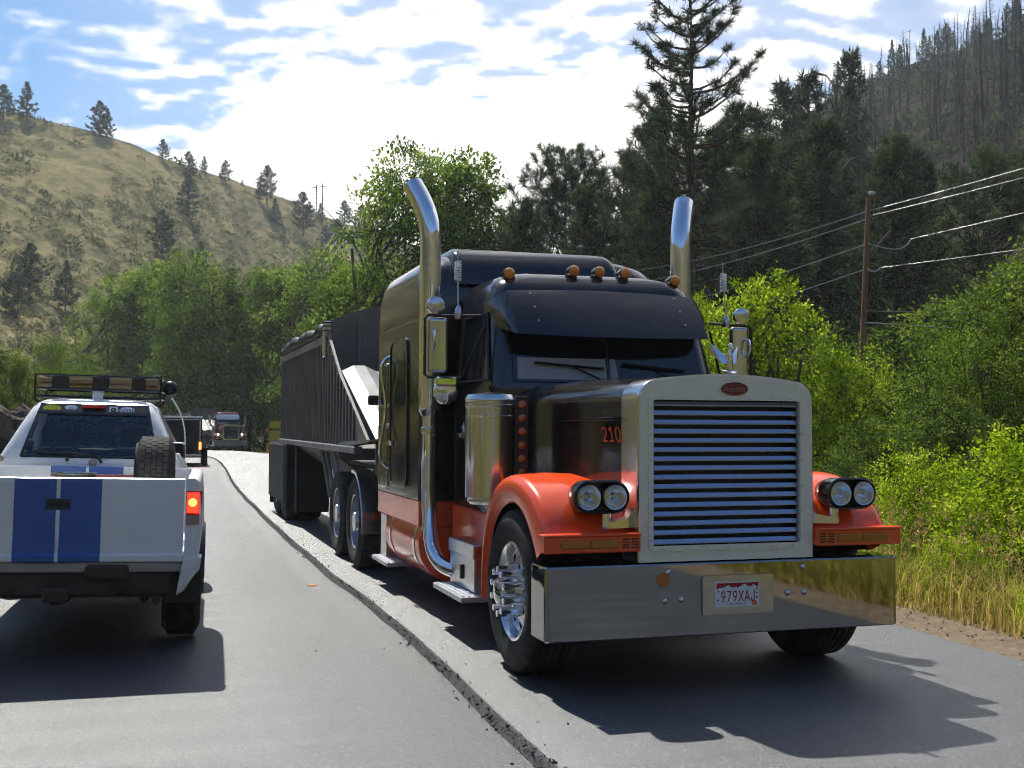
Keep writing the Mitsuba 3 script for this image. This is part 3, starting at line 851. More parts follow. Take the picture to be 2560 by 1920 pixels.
# cab side skin: door seam, window and handle stand 4 mm proud
for sx in (-1, 1):
    M_ = (lambda m: m) if sx == -1 else mirror
    d = tp('door', M_(ext(rpoly(2.08, 3.05, 0.98, 1.93, 0.05), -0.966, -0.952, 'yz')), 'paint_black', 30)
    wv = [(2.12, 1.98), (3.02, 1.98), (3.02, 2.52), (2.34, 2.52)]
    lean = lambda y, z: (-0.953 + (z - 1.95) * 0.097 + (-0.006), y, z)
    g_ = np.array([lean(y, z) for y, z in wv])
    g2 = g_ + [0.012, 0, 0]
    tp(d + '__window', M_(hull(np.vstack([g_, g2]))), 'dark_glass', False)
    for q in range(4):
        pass
    fr = [np.array(lean(y, z)) + [-0.003, 0, 0] for y, z in wv]
    tp(d + '__window_frame', M_(cat(*[tube([fr[k], fr[(k + 1) % 4]], 0.012, 6) for k in range(4)])), 'black_trim', 40)
    tp(d + '__vent_divider', M_(tube([np.array(lean(2.42, 1.98)), np.array(lean(2.42, 2.52))], 0.013, 6)), 'black_trim', 40)
    tp(d + '__handle', M_(cbox((-0.99, 2.88, 1.52), (-0.962, 3.0, 1.56), 0.006)), 'chrome')
star = Polygon([(2.83 + r_ * math.cos(a), 1.60 + r_ * math.sin(a)) for k in range(10) for r_, a in [((0.05, 0.022)[k % 2], np.pi / 2 + k * np.pi / 5)]])
tp('door__star', ext(star, -0.972, -0.967, 'yz'), 'plate_white', False, 'small white star on the black door')
for sx in (-1, 1):
    for y in (2.06, 3.08):
        tp('cab__door_gap', (lambda m: m if sx == -1 else mirror(m))(cbox((-0.9585, y, 0.96), (-0.95, y + 0.008, 1.93), 0.001)), 'black_plastic', False)
    for z in np.linspace(1.05, 1.85, 9):
        tp('cab__rivet', (lambda m: m if sx == -1 else mirror(m))(lathe([(0, -0.962), (0.006, -0.961), (0.008, -0.955)], 7, 'x', (0, 3.16, z))), 'paint_black', True)
# windscreen, two flat panes with a post, and a pale grey strip laid on the glass
wsl = lambda x, z, dy=0.0: (x, 2.0 + (z - 1.95) * (2.20 - 2.0) / 0.67 - 0.012 + dy, z)
for x0, x1 in ((-0.80, -0.012), (0.012, 0.80)):
    tx0, tx1 = x0 * 0.94, x1 * 0.94
    g_ = np.array([wsl(x0, 1.965), wsl(x1, 1.965), wsl(tx1, 2.60), wsl(tx0, 2.60)])
    tp('windscreen', hull(np.vstack([g_, g_ + [0, 0.009, 0]])), 'dark_glass', False, 'dark flat windscreen pane')
g_ = np.array([wsl(-0.76, 1.985, -0.002), wsl(0.08, 1.985, -0.002), wsl(0.07, 2.155, -0.002), wsl(-0.75, 2.155, -0.002)])
tp('windscreen__grey_strip', hull(np.vstack([g_, g_ + [0, 0.002, 0]])), 'strip_grey', False, 'pale grey strip along the lower windscreen')
for x in (0.0,):
    tp('windscreen_post', tube([wsl(0, 1.96, -0.005), wsl(0, 2.62, -0.005)], 0.016, 8), 'black_trim', 40)
for a, b, p0 in ((-0.62, -0.05, (-0.18, 1.955)), (0.12, 0.66, (0.5, 1.955))):
    tp('wiper', cat(tube([wsl(a, 2.115, -0.028), wsl(b, 2.075, -0.03)], 0.011, 6), tube([wsl((a + b) / 2, 2.10, -0.035), wsl(p0[0] + 0.18, 1.95, -0.03)], 0.008, 6)), 'black_plastic', 40)
# drop visor
vis = []
for x, zt, yt, zb, yb in ((-0.905, 2.60, 2.46, 2.47, 2.42), (-0.86, 2.665, 2.22, 2.36, 2.0), (-0.80, 2.69, 2.17, 2.325, 1.875), (-0.4, 2.705, 2.155, 2.315, 1.835), (0, 2.71, 2.15, 2.31, 1.825)):
    vis.append((x, zt, yt, zb, yb))
vis = vis + [(-x, zt, yt, zb, yb) for x, zt, yt, zb, yb in vis[-2::-1]]
vo = [[(x, yt, zt), (x, (yt + yb) / 2 - 0.03, (zt + zb) / 2 + 0.015), (x, yb, zb), (x, yb + 0.012, zb - 0.002), (x, (yt + yb) / 2 - 0.015, (zt + zb) / 2), (x, yt + 0.012, zt - 0.012)] for x, zt, yt, zb, yb in vis]
tp('sun_visor', loft(np.array(vo)), 'paint_black', 30, 'wide black drop visor over the windscreen')
for x in (-0.62, 0.62):
    for k in range(3):
        t = 0.12 + 0.3 * k
        tp('sun_visor__rivet', lathe([(0, -0.01), (0.008, -0.007), (0.01, 0.004)], 8, 'y', (x, 2.17 - 0.33 * t - 0.022 * math.sin(3 * t), 2.70 - 0.385 * t + 0.01)), 'chrome', True)
# five bullet lights on the roof edge
for k, x in enumerate((-0.72, -0.165, 0.06, 0.29, 0.74)):
    zr = 2.845 if abs(x) < 0.5 else 2.80
    b = tp('roof_light', lathe([(0.0, 0.20), (0.015, 0.17), (0.035, 0.10), (0.048, 0.02), (0.05, -0.02), (0.046, -0.025)], 18, 'y', (x, 2.38, zr + 0.05)), 'black_trim', 40, 'bullet shaped amber roof marker')
    tp(b + '__lens', lathe([(0, -0.055), (0.02, -0.052), (0.038, -0.04), (0.046, -0.022), (0.0465, -0.01)], 18, 'y', (x, 2.38, zr + 0.05)), 'amber', True)
    tp(b + '__foot', cbox((x - 0.028, 2.36, zr - 0.03), (x + 0.028, 2.5, zr + 0.012), 0.01), 'black_trim')
# sleeper --------------------------------------------------------------
def sl_ring(z, hw, y0, y1, r):
    q = rring(-hw, hw, y0, y1, r, 7)
    return np.c_[q, np.full(len(q), z)]


ROOF = [(2.62, 1.2, 3.42, 5.42), (2.85, 1.185, 3.44, 5.42), (3.0, 1.15, 3.50, 5.41), (3.1, 1.09, 3.58, 5.40), (3.17, 1.01, 3.70, 5.36), (3.215, 0.88, 3.88, 5.25), (3.235, 0.70, 4.1, 5.0)]
tp('sleeper', loft([sl_ring(0.96, 1.2, 3.42, 5.40, (.05, .05, .09, .09)), sl_ring(2.56, 1.2, 3.42, 5.42, (.05, .05, .09, .09)), sl_ring(2.565, 1.194, 3.425, 5.415, (.05, .05, .09, .09)), sl_ring(2.585, 1.194, 3.425, 5.415, (.05, .05, .09, .09))]
                   + [sl_ring(z, hw, y0, y1, (.06, .06, .12 + (z - 2.6) * .4, .12 + (z - 2.6) * .4)) for z, hw, y0, y1 in ROOF]), 'paint_black', 50)
fair = []
for z, hw, y0 in ((2.88, 0.80, 3.40), (3.05, 0.80, 3.455), (3.16, 0.78, 3.54), (3.225, 0.76, 3.66), (3.255, 0.72, 3.82), (3.262, 0.66, 4.0)):
    fair.append(sl_ring(z, hw, y0, 5.0, 0.08))
tp('sleeper__roof_fairing', loft([np.asarray(r_) + [-0.10, 0, 0] for r_ in fair]), 'paint_black', 50)
tp('sleeper__skirt', loft([sl_ring(0.73, 1.19, 3.43, 5.38, .05), sl_ring(0.74, 1.203, 3.415, 5.40, .06), sl_ring(0.952, 1.203, 3.415, 5.40, .06)]), 'paint_orange', 40, 'orange skirt of the sleeper box')
for sx in (-1, 1):
    M_ = (lambda m: m) if sx == -1 else mirror
    fr = lambda y0, y1, z0, z1, r_, w: ext(rpoly(y0, y1, z0, z1, r_, 6).difference(rpoly(y0 + w, y1 - w, z0 + w, z1 - w, max(r_ - w, 0.005), 6)), -1.218, -1.198, 'yz')
    pn = lambda y0, y1, z0, z1, r_: ext(rpoly(y0, y1, z0, z1, r_, 6), -1.208, -1.198, 'yz')
    tp('sleeper_window', M_(pn(4.85, 5.25, 1.83, 2.22, 0.05)), 'dark_glass', False)
    tp('sleeper_window__frame', M_(fr(4.83, 5.27, 1.81, 2.24, 0.06, 0.022)), 'chrome_soft', False)
    tp('sleeper_door', M_(pn(3.95, 4.70, 1.06, 2.42, 0.13)), 'paint_black', False)
    tp('sleeper_door__seal', M_(fr(3.93, 4.72, 1.04, 2.44, 0.14, 0.022)), 'black_trim', False)
    tp('sleeper_door__window', M_(ext(rpoly(4.05, 4.60, 1.80, 2.33, 0.09), -1.213, -1.207, 'yz')), 'dark_glass', False)
    tp('sleeper_door__handle', M_(cbox((-1.245, 4.56, 1.42), (-1.21, 4.68, 1.47), 0.008)), 'chrome')
    tp('sleeper_locker', M_(pn(4.85, 5.27, 1.02, 1.62, 0.05)), 'paint_black', False)
    tp('sleeper_locker__seal', M_(fr(4.83, 5.29, 1.0, 1.64, 0.06, 0.018)), 'chrome_soft', False)
    tp('sleeper_grab_rail', M_(tube(smoothpath([(-1.2, 4.78, 1.2), (-1.26, 4.78, 1.24), (-1.265, 4.78, 1.6), (-1.265, 4.78, 2.0), (-1.26, 4.78, 2.26), (-1.2, 4.78, 2.3)], 24), 0.016, 8)), 'chrome', 40)
tp('sleeper__marker_lamp', cbox((-1.30, 5.36, 1.83), (-1.2, 5.45, 1.93), 0.01), 'black_trim')
# exhaust stacks --------------------------------------------------------
for sx in (-1, 1):
    x = 1.18 * sx
    o = np.array([0.62 * sx, 0.78])
    low = smoothpath([(x * 0.80, 2.62, 0.44), (x * 0.94, 2.8, 0.45), (x * 0.995, 3.0, 0.56), (x, 3.12, 0.78), (x, 3.17, 1.0), (x, 3.17, 1.4)], 30)
    lower = cat(tube(np.vstack([low, [(x, 3.17, 1.72)]]), 0.064, 22))
    mid = lathe([(0.066, 1.70), (0.092, 1.75), (0.094, 1.77), (0.094, 3.02), (0.088, 3.04)], 28, 'z', (x, 3.17, 0))
    tip = smoothpath([(x, 3.17, 3.02), (x, 3.17, 3.2), (x + o[0] * 0.011, 3.17 + o[1] * 0.012, 3.32), (x + o[0] * 0.055, 3.17 + o[1] * 0.062, 3.47), (x + o[0] * 0.121, 3.17 + o[1] * 0.136, 3.60), (x + o[0] * 0.198, 3.17 + o[1] * 0.223, 3.72)], 30)
    s_ = tp('exhaust_stack', cat(lower, mid), 'chrome', 40, 'tall polished exhaust stack')
    tp(s_ + '__tip', tube(tip, 0.092, 26, False), 'chrome', 40)
    tp(s_ + '__tip_bore', tube(tip[-6:] - [0, 0, 0.002], 0.086, 22, True), 'black_steel', 40)
    tp(s_ + '__clamp', lathe([(0.066, 1.55), (0.074, 1.56), (0.074, 1.60), (0.066, 1.61)], 24, 'z', (x, 3.17, 0)), 'chrome_soft', 30)
    # mirror
    M_ = (lambda m: m) if sx == -1 else mirror
    m_ = tp('mirror', M_(rbox((-1.400, 2.29, 2.03), (-1.240, 2.36, 2.47), 0.03)), 'chrome_soft', 40)
    fx = [(-1.000, 2.22, 2.485), (-1.200, 2.30, 2.485), (-1.400, 2.31, 2.485), (-1.425, 2.31, 2.46), (-1.425, 2.31, 2.2), (-1.425, 2.31, 2.02), (-1.400, 2.31, 2.0), (-1.200, 2.30, 2.0), (-1.140, 2.29, 2.0)]
    tp(m_ + '__bracket', M_(tube(fx, 0.012, 8)), 'black_trim', 40)
    tp(m_ + '__brace', M_(tube([(-0.97, 2.18, 2.42), (-1.140, 2.29, 2.0)], 0.011, 8)), 'black_trim', 40)
    tp(m_ + '__handle_mount', M_(tube(smoothpath([(-1.370, 2.29, 2.36), (-1.370, 2.24, 2.35), (-1.370, 2.235, 2.25), (-1.370, 2.29, 2.22)], 14), 0.013, 8)), 'chrome', 40)
    tp(m_ + '__convex_mirror', M_(lathe([(0, -0.03), (0.07, -0.03), (0.094, -0.018), (0.1, 0.0), (0.08, 0.035), (0.0, 0.05)], 26, 'y', (-1.260, 2.30, 1.885))), 'chrome', 40)
    tp(m_ + '__top_lamp', M_(lathe([(0, -0.025), (0.05, -0.022), (0.07, -0.01), (0.07, 0.02), (0.0, 0.06)], 22, 'y', (-1.340, 2.31, 2.565))), 'chrome_soft', 40)
    tp(m_ + '__convex_clamp', M_(cbox((-1.350, 2.24, 1.93), (-1.180, 2.33, 2.0), 0.012)), 'chrome')
    # antenna on the mirror arm
    an = tp('antenna', M_(cat(tube([(-1.17, 2.26, 2.48), (-1.17, 2.27, 2.62), (-1.165, 2.30, 2.85), (-1.16, 2.31, 3.02)], [0.012, 0.006, 0.005, 0.004], 6), lathe([(0, 2.45), (0.03, 2.46), (0.034, 2.5), (0.02, 2.55), (0, 2.57)], 12, 'z', (-1.17, 2.26, 0)))), 'alloy', 40)
    hx = np.array([(-1.164 + 0.026 * math.cos(a), 2.30 + 0.026 * math.sin(a), 2.77 + a / (2 * np.pi * 11) * 0.15) for a in np.linspace(0, 2 * np.pi * 11, 150)])
    tp(an + '__coil', M_(tube(hx, 0.0045, 5)), 'plate_white', 40)
    # air cleaner can with its row of markers
    ac = tp('air_cleaner', M_(lathe([(0.0, 1.05), (0.15, 1.05), (0.17, 1.07), (0.17, 1.09), (0.187, 1.10), (0.187, 1.755), (0.192, 1.76), (0.192, 1.775), (0.187, 1.78), (0.187, 1.80), (0.192, 1.805), (0.192, 1.82), (0.175, 1.85), (0.0, 1.87)], 40, 'z', (-1.075, 1.66, 0))), 'chrome_soft', 35, 'stainless air cleaner can')
    tp(ac + '__band', M_(lathe([(0.188, 1.68), (0.191, 1.682), (0.191, 1.694), (0.188, 1.696)], 40, 'z', (-1.075, 1.66, 0))), 'chrome', 35)
    tp(ac + '__light_bar', M_(cbox((-0.95, 1.455, 1.13), (-0.85, 1.475, 1.84), 0.006)), 'black_steel')
    for k in range(7):
        z = 1.19 + k * 0.098
        tp(ac + '__marker_light', M_(lathe([(0, -0.016), (0.018, -0.013), (0.026, -0.004), (0.029, 0.003), (0.033, 0.004)], 14, 'y', (-0.90, 1.453, z))), 'amber_dark', True)
    # tool box, steps, tank
    tb = tp('tool_box', M_(cbox((-1.10, 2.0, 0.345), (-0.62, 2.74, 0.69), 0.008)), 'alloy', 30, 'square aluminium battery box')
    tp(tb + '__lid', M_(cbox((-1.112, 1.99, 0.60), (-0.62, 2.75, 0.712), 0.008)), 'alloy')
    tp(tb + '__latch', M_(cbox((-1.118, 2.33, 0.42), (-1.10, 2.37, 0.53), 0.004)), 'black_steel')
    st_ = tp('step', M_(cbox((-1.24, 1.86, 0.30), (-0.72, 2.76, 0.343), 0.006)), 'diamond_plate')
    for k in range(5):
        tp(st_ + '__grip', M_(cbox((-1.22 + k * 0.045, 1.90, 0.343), (-1.20 + k * 0.045, 2.72, 0.350), 0.002)), 'diamond_plate', False)
    tp('fuel_tank', M_(lathe([(0.0, 3.46), (0.28, 3.47), (0.325, 3.51), (0.33, 3.55), (0.33, 5.0), (0.325, 5.04), (0.0, 5.08)], 44, 'y', (-0.86, 0, 0.56))), 'paint_orange', 35, 'orange cylindrical fuel tank')
    tp('fuel_tank__strap', M_(lathe([(0.331, 4.74), (0.338, 4.742), (0.338, 4.80), (0.331, 4.802)], 44, 'y', (-0.86, 0, 0.56))), 'chrome_soft', 35)
    tp('fuel_tank__strap', M_(lathe([(0.331, 3.68), (0.338, 3.682), (0.338, 3.74), (0.331, 3.742)], 44, 'y', (-0.86, 0, 0.56))), 'chrome_soft', 35)
    s2 = tp('step', M_(cbox((-1.25, 4.62, 0.245), (-0.9, 5.42, 0.285), 0.006)), 'diamond_plate')
    tp('step_bracket', M_(cbox((-1.16, 5.1, 0.285), (-0.85, 5.40, 0.72), 0.01)), 'alloy')
    for k in range(5):
        tp(s2 + '__grip', M_(cbox((-1.23 + k * 0.045, 4.66, 0.285), (-1.21 + k * 0.045, 5.38, 0.293), 0.002)), 'diamond_plate', False)
tp('floor_pan', cbox((-0.62, 2.0, 0.55), (0.62, 5.6, 0.98), 0.02), 'black_steel')  # added dark slab below cab and sleeper, there to make shadow
tp('fifth_wheel', cbox((-0.45, 6.7, 0.92), (0.45, 7.7, 1.12), 0.05), 'black_steel')
# ------------------------------------------------------------------ bottom-dump trailer behind the truck (same frame)
TRAILER_PARTS = []
DK = thing('dump_trailer', 'black ribbed dump trailer with a bright sloping nose behind the black and orange truck', 'trailer')


def dp(part, mesh, bsdf, smooth=30, label=None):
    k = put(f'{DK}__{part}', mesh, bsdf, smooth, TM, label)
    TRAILER_PARTS.append(k)
    return k[len(DK) + 2:]


for sx in (-1, 1):
    M_ = (lambda m: m) if sx == -1 else mirror
    # side wall of the hopper, its nose raked along the deck
    wall = Polygon([(5.75, 1.42), (14.2, 1.30), (14.2, 2.80), (13.4, 2.86), (8.85, 2.86), (7.75, 2.24)])
    hs_ = dp('hopper_side', M_(ext(wall, -1.235, -1.20, 'yz')), 'trailer_paint', False)
    for y in np.arange(6.6, 14.1, 0.24):
        zt = min(2.84, 2.2 + (y - 7.7) * 0.56) if y > 7.7 else 1.47 + (y - 5.75) * 0.385
        dp(hs_ + '__rib', M_(cbox((-1.262, y, 1.36), (-1.236, y + 0.055, max(zt, 1.5)), 0.006)), 'trailer_paint')
    dp(hs_ + '__top_rail', M_(cbox((-1.275, 8.9, 2.70), (-1.18, 14.2, 2.80), 0.012)), 'trailer_paint')
    dp(hs_ + '__bottom_rail', M_(cbox((-1.28, 6.4, 1.30), (-1.18, 14.2, 1.38), 0.012)), 'trailer_deck')
    post = dp('corner_post', M_(cbox((-1.275, 8.83, 2.52), (-1.17, 9.0, 3.0), 0.015)), 'chrome_soft', 30, 'bright upright post at the hopper corner')
    for z in (2.86, 2.92, 2.97):
        dp(post + '__band', M_(cbox((-1.285, 8.82, z), (-1.165, 9.01, z + 0.018), 0.004)), 'black_steel')
    # front deck fender with a sharp bright edge
    dp('nose_wing', M_(hull([(-1.27, 5.45, 1.47), (-1.27, 8.9, 1.30), (-0.9, 5.45, 1.49), (-0.9, 8.9, 1.32), (-1.27, 5.45, 1.45), (-1.27, 8.9, 1.27), (-1.27, 7.1, 1.43), (-0.9, 7.1, 1.45)])), 'trailer_deck', 20)
    # rear wheels under a box fender
    pf = [(13.05, 1.30), (13.5, 1.33), (15.3, 1.33), (15.75, 1.22), (15.85, 1.0)]
    fs = [[(-1.27, y, z - 0.05), (-1.27, y, z), (-0.55, y, z)] for y, z in pf]
    dp('wheel_fender', M_(loft(np.array(fs), cap=False, closed=False)), 'trailer_deck', 25)
    dp('front_mud_flap', M_(cbox((-1.265, 13.02, 0.16), (-0.56, 13.06, 1.30), 0.01)), 'mud_flap')
    dp('front_mud_flap__edge', M_(tube([(-1.262, 13.0, 0.2), (-1.262, 13.0, 1.28)], 0.03, 8)), 'mud_flap', 40)
    dp('front_mud_flap__stay', M_(tube([(-1.12, 13.0, 0.16), (-1.12, 13.0, 1.28)], 0.018, 8)), 'trailer_deck', 40)
    dp('rear_mud_flap', M_(cbox((-1.25, 15.9, 0.15), (-0.56, 15.93, 0.95), 0.01)), 'mud_flap')
    for yd in (13.75, 15.05):
        w = dp('wheel', M_(lathe([(0.312, 0.02), (0.315, 0.0), (0.30, 0.01), (0.29, 0.12), (0.19, 0.16), (0.185, 0.06), (0.11, 0.03), (0, 0.02)], 28, 'x', (-1.21, yd, 0.52))), 'alloy', 30)
        dp(w + '__tyre', M_(tyre_mesh(0.52, 0.312, 0.27, 40, 3, (-1.22, yd, 0.52))), 'dusty_rubber', 40)
        dp(w + '__inner_tyre', M_(tyre_mesh(0.52, 0.312, 0.27, 40, 3, (-0.89, yd, 0.52))), 'dusty_rubber', 40)
    dp('wheel_skirt', M_(cbox((-1.285, 13.0, 0.30), (-1.262, 15.85, 1.28), 0.01)), 'mud_flap')
    dp('wheel_skirt__post', M_(tube([(-1.30, 13.25, 0.2), (-1.30, 13.25, 1.28)], 0.028, 8)), 'trailer_deck', 40)
    # struts under the deck
    for k in range(4):
        dp('strut', M_(tube([(-1.08, 9.0 + k * 0.42, 1.28), (-1.02, 8.6 + k * 0.42, 0.62)], 0.03, 8)), 'trailer_deck', 40)
    dp('chassis_beam', M_(cbox((-0.42, 6.3, 1.12), (-0.30, 15.9, 1.30), 0.01)), 'black_steel')
    dp('hopper_gate', M_(hull([(-1.15, 9.4, 1.3), (-1.15, 13.0, 1.3), (-0.1, 9.8, 0.55), (-0.1, 12.6, 0.55), (-1.1, 9.4, 1.3), (-0.02, 9.8, 0.6), (-0.02, 12.6, 0.6), (-0.02, 9.4, 1.3), (-0.02, 13, 1.3)])), 'trailer_paint', 20)
# bright sloping nose deck, folded sheet with ridges
xs = np.linspace(-1.18, 1.18, 17)
hgt = np.where(np.arange(17) % 4 == 1, 0.07, 0.0) + np.where(np.arange(17) % 4 == 2, 0.07, 0.0)
nd = np.array([[(x, y, z + h) for x, h in zip(xs, hgt)] for y, z in ((5.62, 1.47), (5.65, 1.485), (7.9, 2.29), (7.95, 2.30))])
dp('nose_deck', loft(nd, cap=False, closed=False), 'trailer_white', False, 'sunlit off white sloping nose deck with pressed ridges')
dp('nose_deck_face', cbox((-1.18, 5.60, 1.10), (1.18, 5.64, 1.47), 0.006), 'trailer_paint')
dp('kingpin_plate', cbox((-1.0, 5.7, 1.12), (1.0, 8.6, 1.16), 0.01), 'black_steel')
# bulkhead above the deck with a curved top
bx = np.linspace(-1.2, 1.2, 25)
top = 3.0 + 0.26 * (1 - (np.abs(bx) / 1.2) ** 2.2)
bh = Polygon([(-1.2, 2.2), (1.2, 2.2)] + [(x, z) for x, z in zip(bx[::-1], top[::-1])])
dp('bulkhead', ext(bh, 8.86, 8.92), 'trailer_paint', False, 'black upright front bulkhead of the hopper')
for x in (-0.8, -0.4, 0, 0.4, 0.8):
    dp('bulkhead__rib', cbox((x - 0.03, 8.82, 2.3), (x + 0.03, 8.858, 2.98), 0.006), 'trailer_paint')
rearb = dp('rear_wall', ext(Polygon([(-1.2, 1.3), (1.2, 1.3), (1.2, 2.85), (-1.2, 2.85)]), 14.15, 14.2), 'trailer_paint', False)
# rolled tarpaulin, lumpy, along the left top rail
tr = []
for y in np.linspace(9.05, 14.2, 60):
    nse = meshkit.fbm(np.array([y * 2.2, 0.3, 0.0]), 3, 4) - 0.5
    r_ = 0.085 + 0.05 * nse
    a = np.linspace(0, 2 * np.pi, 12, endpoint=False)
    rr_ = r_ * (1 + 0.25 * (meshkit.fbm(np.stack([np.cos(a) * 1.5 + y * 3, np.sin(a) * 1.5, a * 0], -1), 3, 9) - 0.5))
    tr.append(np.stack([-1.2 + rr_ * np.cos(a), np.full(12, y), 2.90 + nse * 0.12 + rr_ * np.sin(a)], 1))
pr('tarp', (0.02, 0.02, 0.022), 0.55)
dp('rolled_tarp', loft(np.array(tr)), 'tarp', True, 'rolled black tarpaulin along the top rail')
# ------------------------------------------------------------------ white pickup on the left, seen from behind (frame: x right, y ahead, z up from its lane)
PM = frame(-3.14, 8.0, 0.0, 0.252, 0.021)
PK = thing('pickup_truck', 'white pickup truck with two blue tailgate stripes and a lit tail lamp', 'pickup truck')


def pp(part, mesh, bsdf, smooth=30, label=None, **k):
    return put(f'{PK}__{part}', mesh, bsdf, smooth, PM, label, **k)[len(PK) + 2:]


def wear_white(p, n, uv):
    g = fbm(p.x * 1.7, p.y * 1.7, p.z * 1.7, 3)
    d = smoothstep(0.6, 0.75, fbm(p.x * 6, p.y * 6, p.z * 6, 4)) * smoothstep(0.85, 0.6, p.z)
    return mix(mix((0.66, 0.66, 0.66), (0.76, 0.76, 0.75), g), (0.42, 0.38, 0.32), 0.6 * d)


pr('pickup_white', proc(wear_white), 0.32, cc=0.7, ccg=0.93)
pr('stripe_blue', (0.014, 0.085, 0.34), 0.32, cc=0.7, ccg=0.93)
pr('red_paint_old', (0.42, 0.09, 0.08), 0.6)
pr('rust_steel', proc(lambda p, n, uv: mix((0.02, 0.014, 0.012), (0.085, 0.055, 0.042), fbm(p.x * 7, p.y * 7, p.z * 7, 4))), 0.8)
pr('sill_tan', proc(lambda p, n, uv: mix((0.22, 0.19, 0.15), (0.42, 0.38, 0.32), fbm(p.x * 9, p.y * 9, p.z * 9, 3))), 0.5)
pr('tail_red', (0.55, 0.012, 0.012), 0.12, cc=0.8)
pr('tail_grey', (0.32, 0.20, 0.20), 0.15, cc=0.8)
mat('tail_glow', type='principled', base_color={'type': 'rgb', 'value': [0.6, 0.03, 0.01]}, roughness=0.3)
pr('interior_dark', (0.018, 0.018, 0.02), 0.8)
mat('window_tint', type='thindielectric', int_ior=1.5, specular_transmittance={'type': 'rgb', 'value': [0.26, 0.30, 0.32]})
pr('wood', proc(lambda p, n, uv: mix((0.32, 0.20, 0.085), (0.52, 0.36, 0.17), noise(p.x * 3, p.y * 3, p.z * 60))), 0.7)
pr('sticker_white', (0.75, 0.78, 0.80), 0.4)
pr('sticker_yellow', (0.62, 0.58, 0.03), 0.4)
pr('ink', (0.03, 0.04, 0.05), 0.5)
pr('ink_grey', (0.22, 0.28, 0.33), 0.5)
pr('ink_yellow', (0.40, 0.34, 0.02), 0.5)
REAR = np.array([[1, 0, 0], [0, 0, -1], [0, 1, 0]], float)
# tailgate: pressed panel with a rolled top edge and a lower lip
tg = np.array([(0.0, 0.672), (-0.012, 0.68), (-0.014, 0.715), (-0.002, 0.735), (0.0, 0.80), (-0.004, 0.88), (-0.006, 0.95), (-0.007, 1.03), (-0.006, 1.11), (-0.004, 1.18), (-0.006, 1.225), (0.0, 1.248), (0.015, 1.257), (0.045, 1.257), (0.055, 1.245), (0.055, 0.68), (0.05, 0.672)])


def gate(x0, x1, d=0.0):
    xs_ = np.linspace(x0, x1, max(2, int((x1 - x0) / 0.05)))
    w = meshkit.fbm(np.stack([np.repeat(xs_[:, None], len(tg), 1) * 2.6 + 3, np.repeat(tg[None, :, 1], len(xs_), 0) * 3.1, np.zeros((len(xs_), len(tg)))], -1), 3, 12) - 0.5
    return loft(np.array([np.c_[np.full(len(tg), x), tg[:, 0] - d + 0.012 * w[k] * (tg[:, 0] < 0.012), tg[:, 1] + 0.006 * w[k] * (tg[:, 1] > 1.2)] for k, x in enumerate(xs_)]))


g_ = pp('tailgate', gate(-0.835, 0.835), 'pickup_white', 25)
pp(g_ + '__stripe', gate(-0.283, -0.013, 0.0025), 'stripe_blue', 25)
pp(g_ + '__stripe', gate(0.013, 0.283, 0.0025), 'stripe_blue', 25)
pp(g_ + '__handle_recess', cbox((-0.085, -0.012, 1.03), (0.085, 0.0, 1.112), 0.006), 'ink')
pp(g_ + '__handle', cbox((-0.072, -0.018, 1.06), (0.072, -0.010, 1.092), 0.004), 'black_plastic')
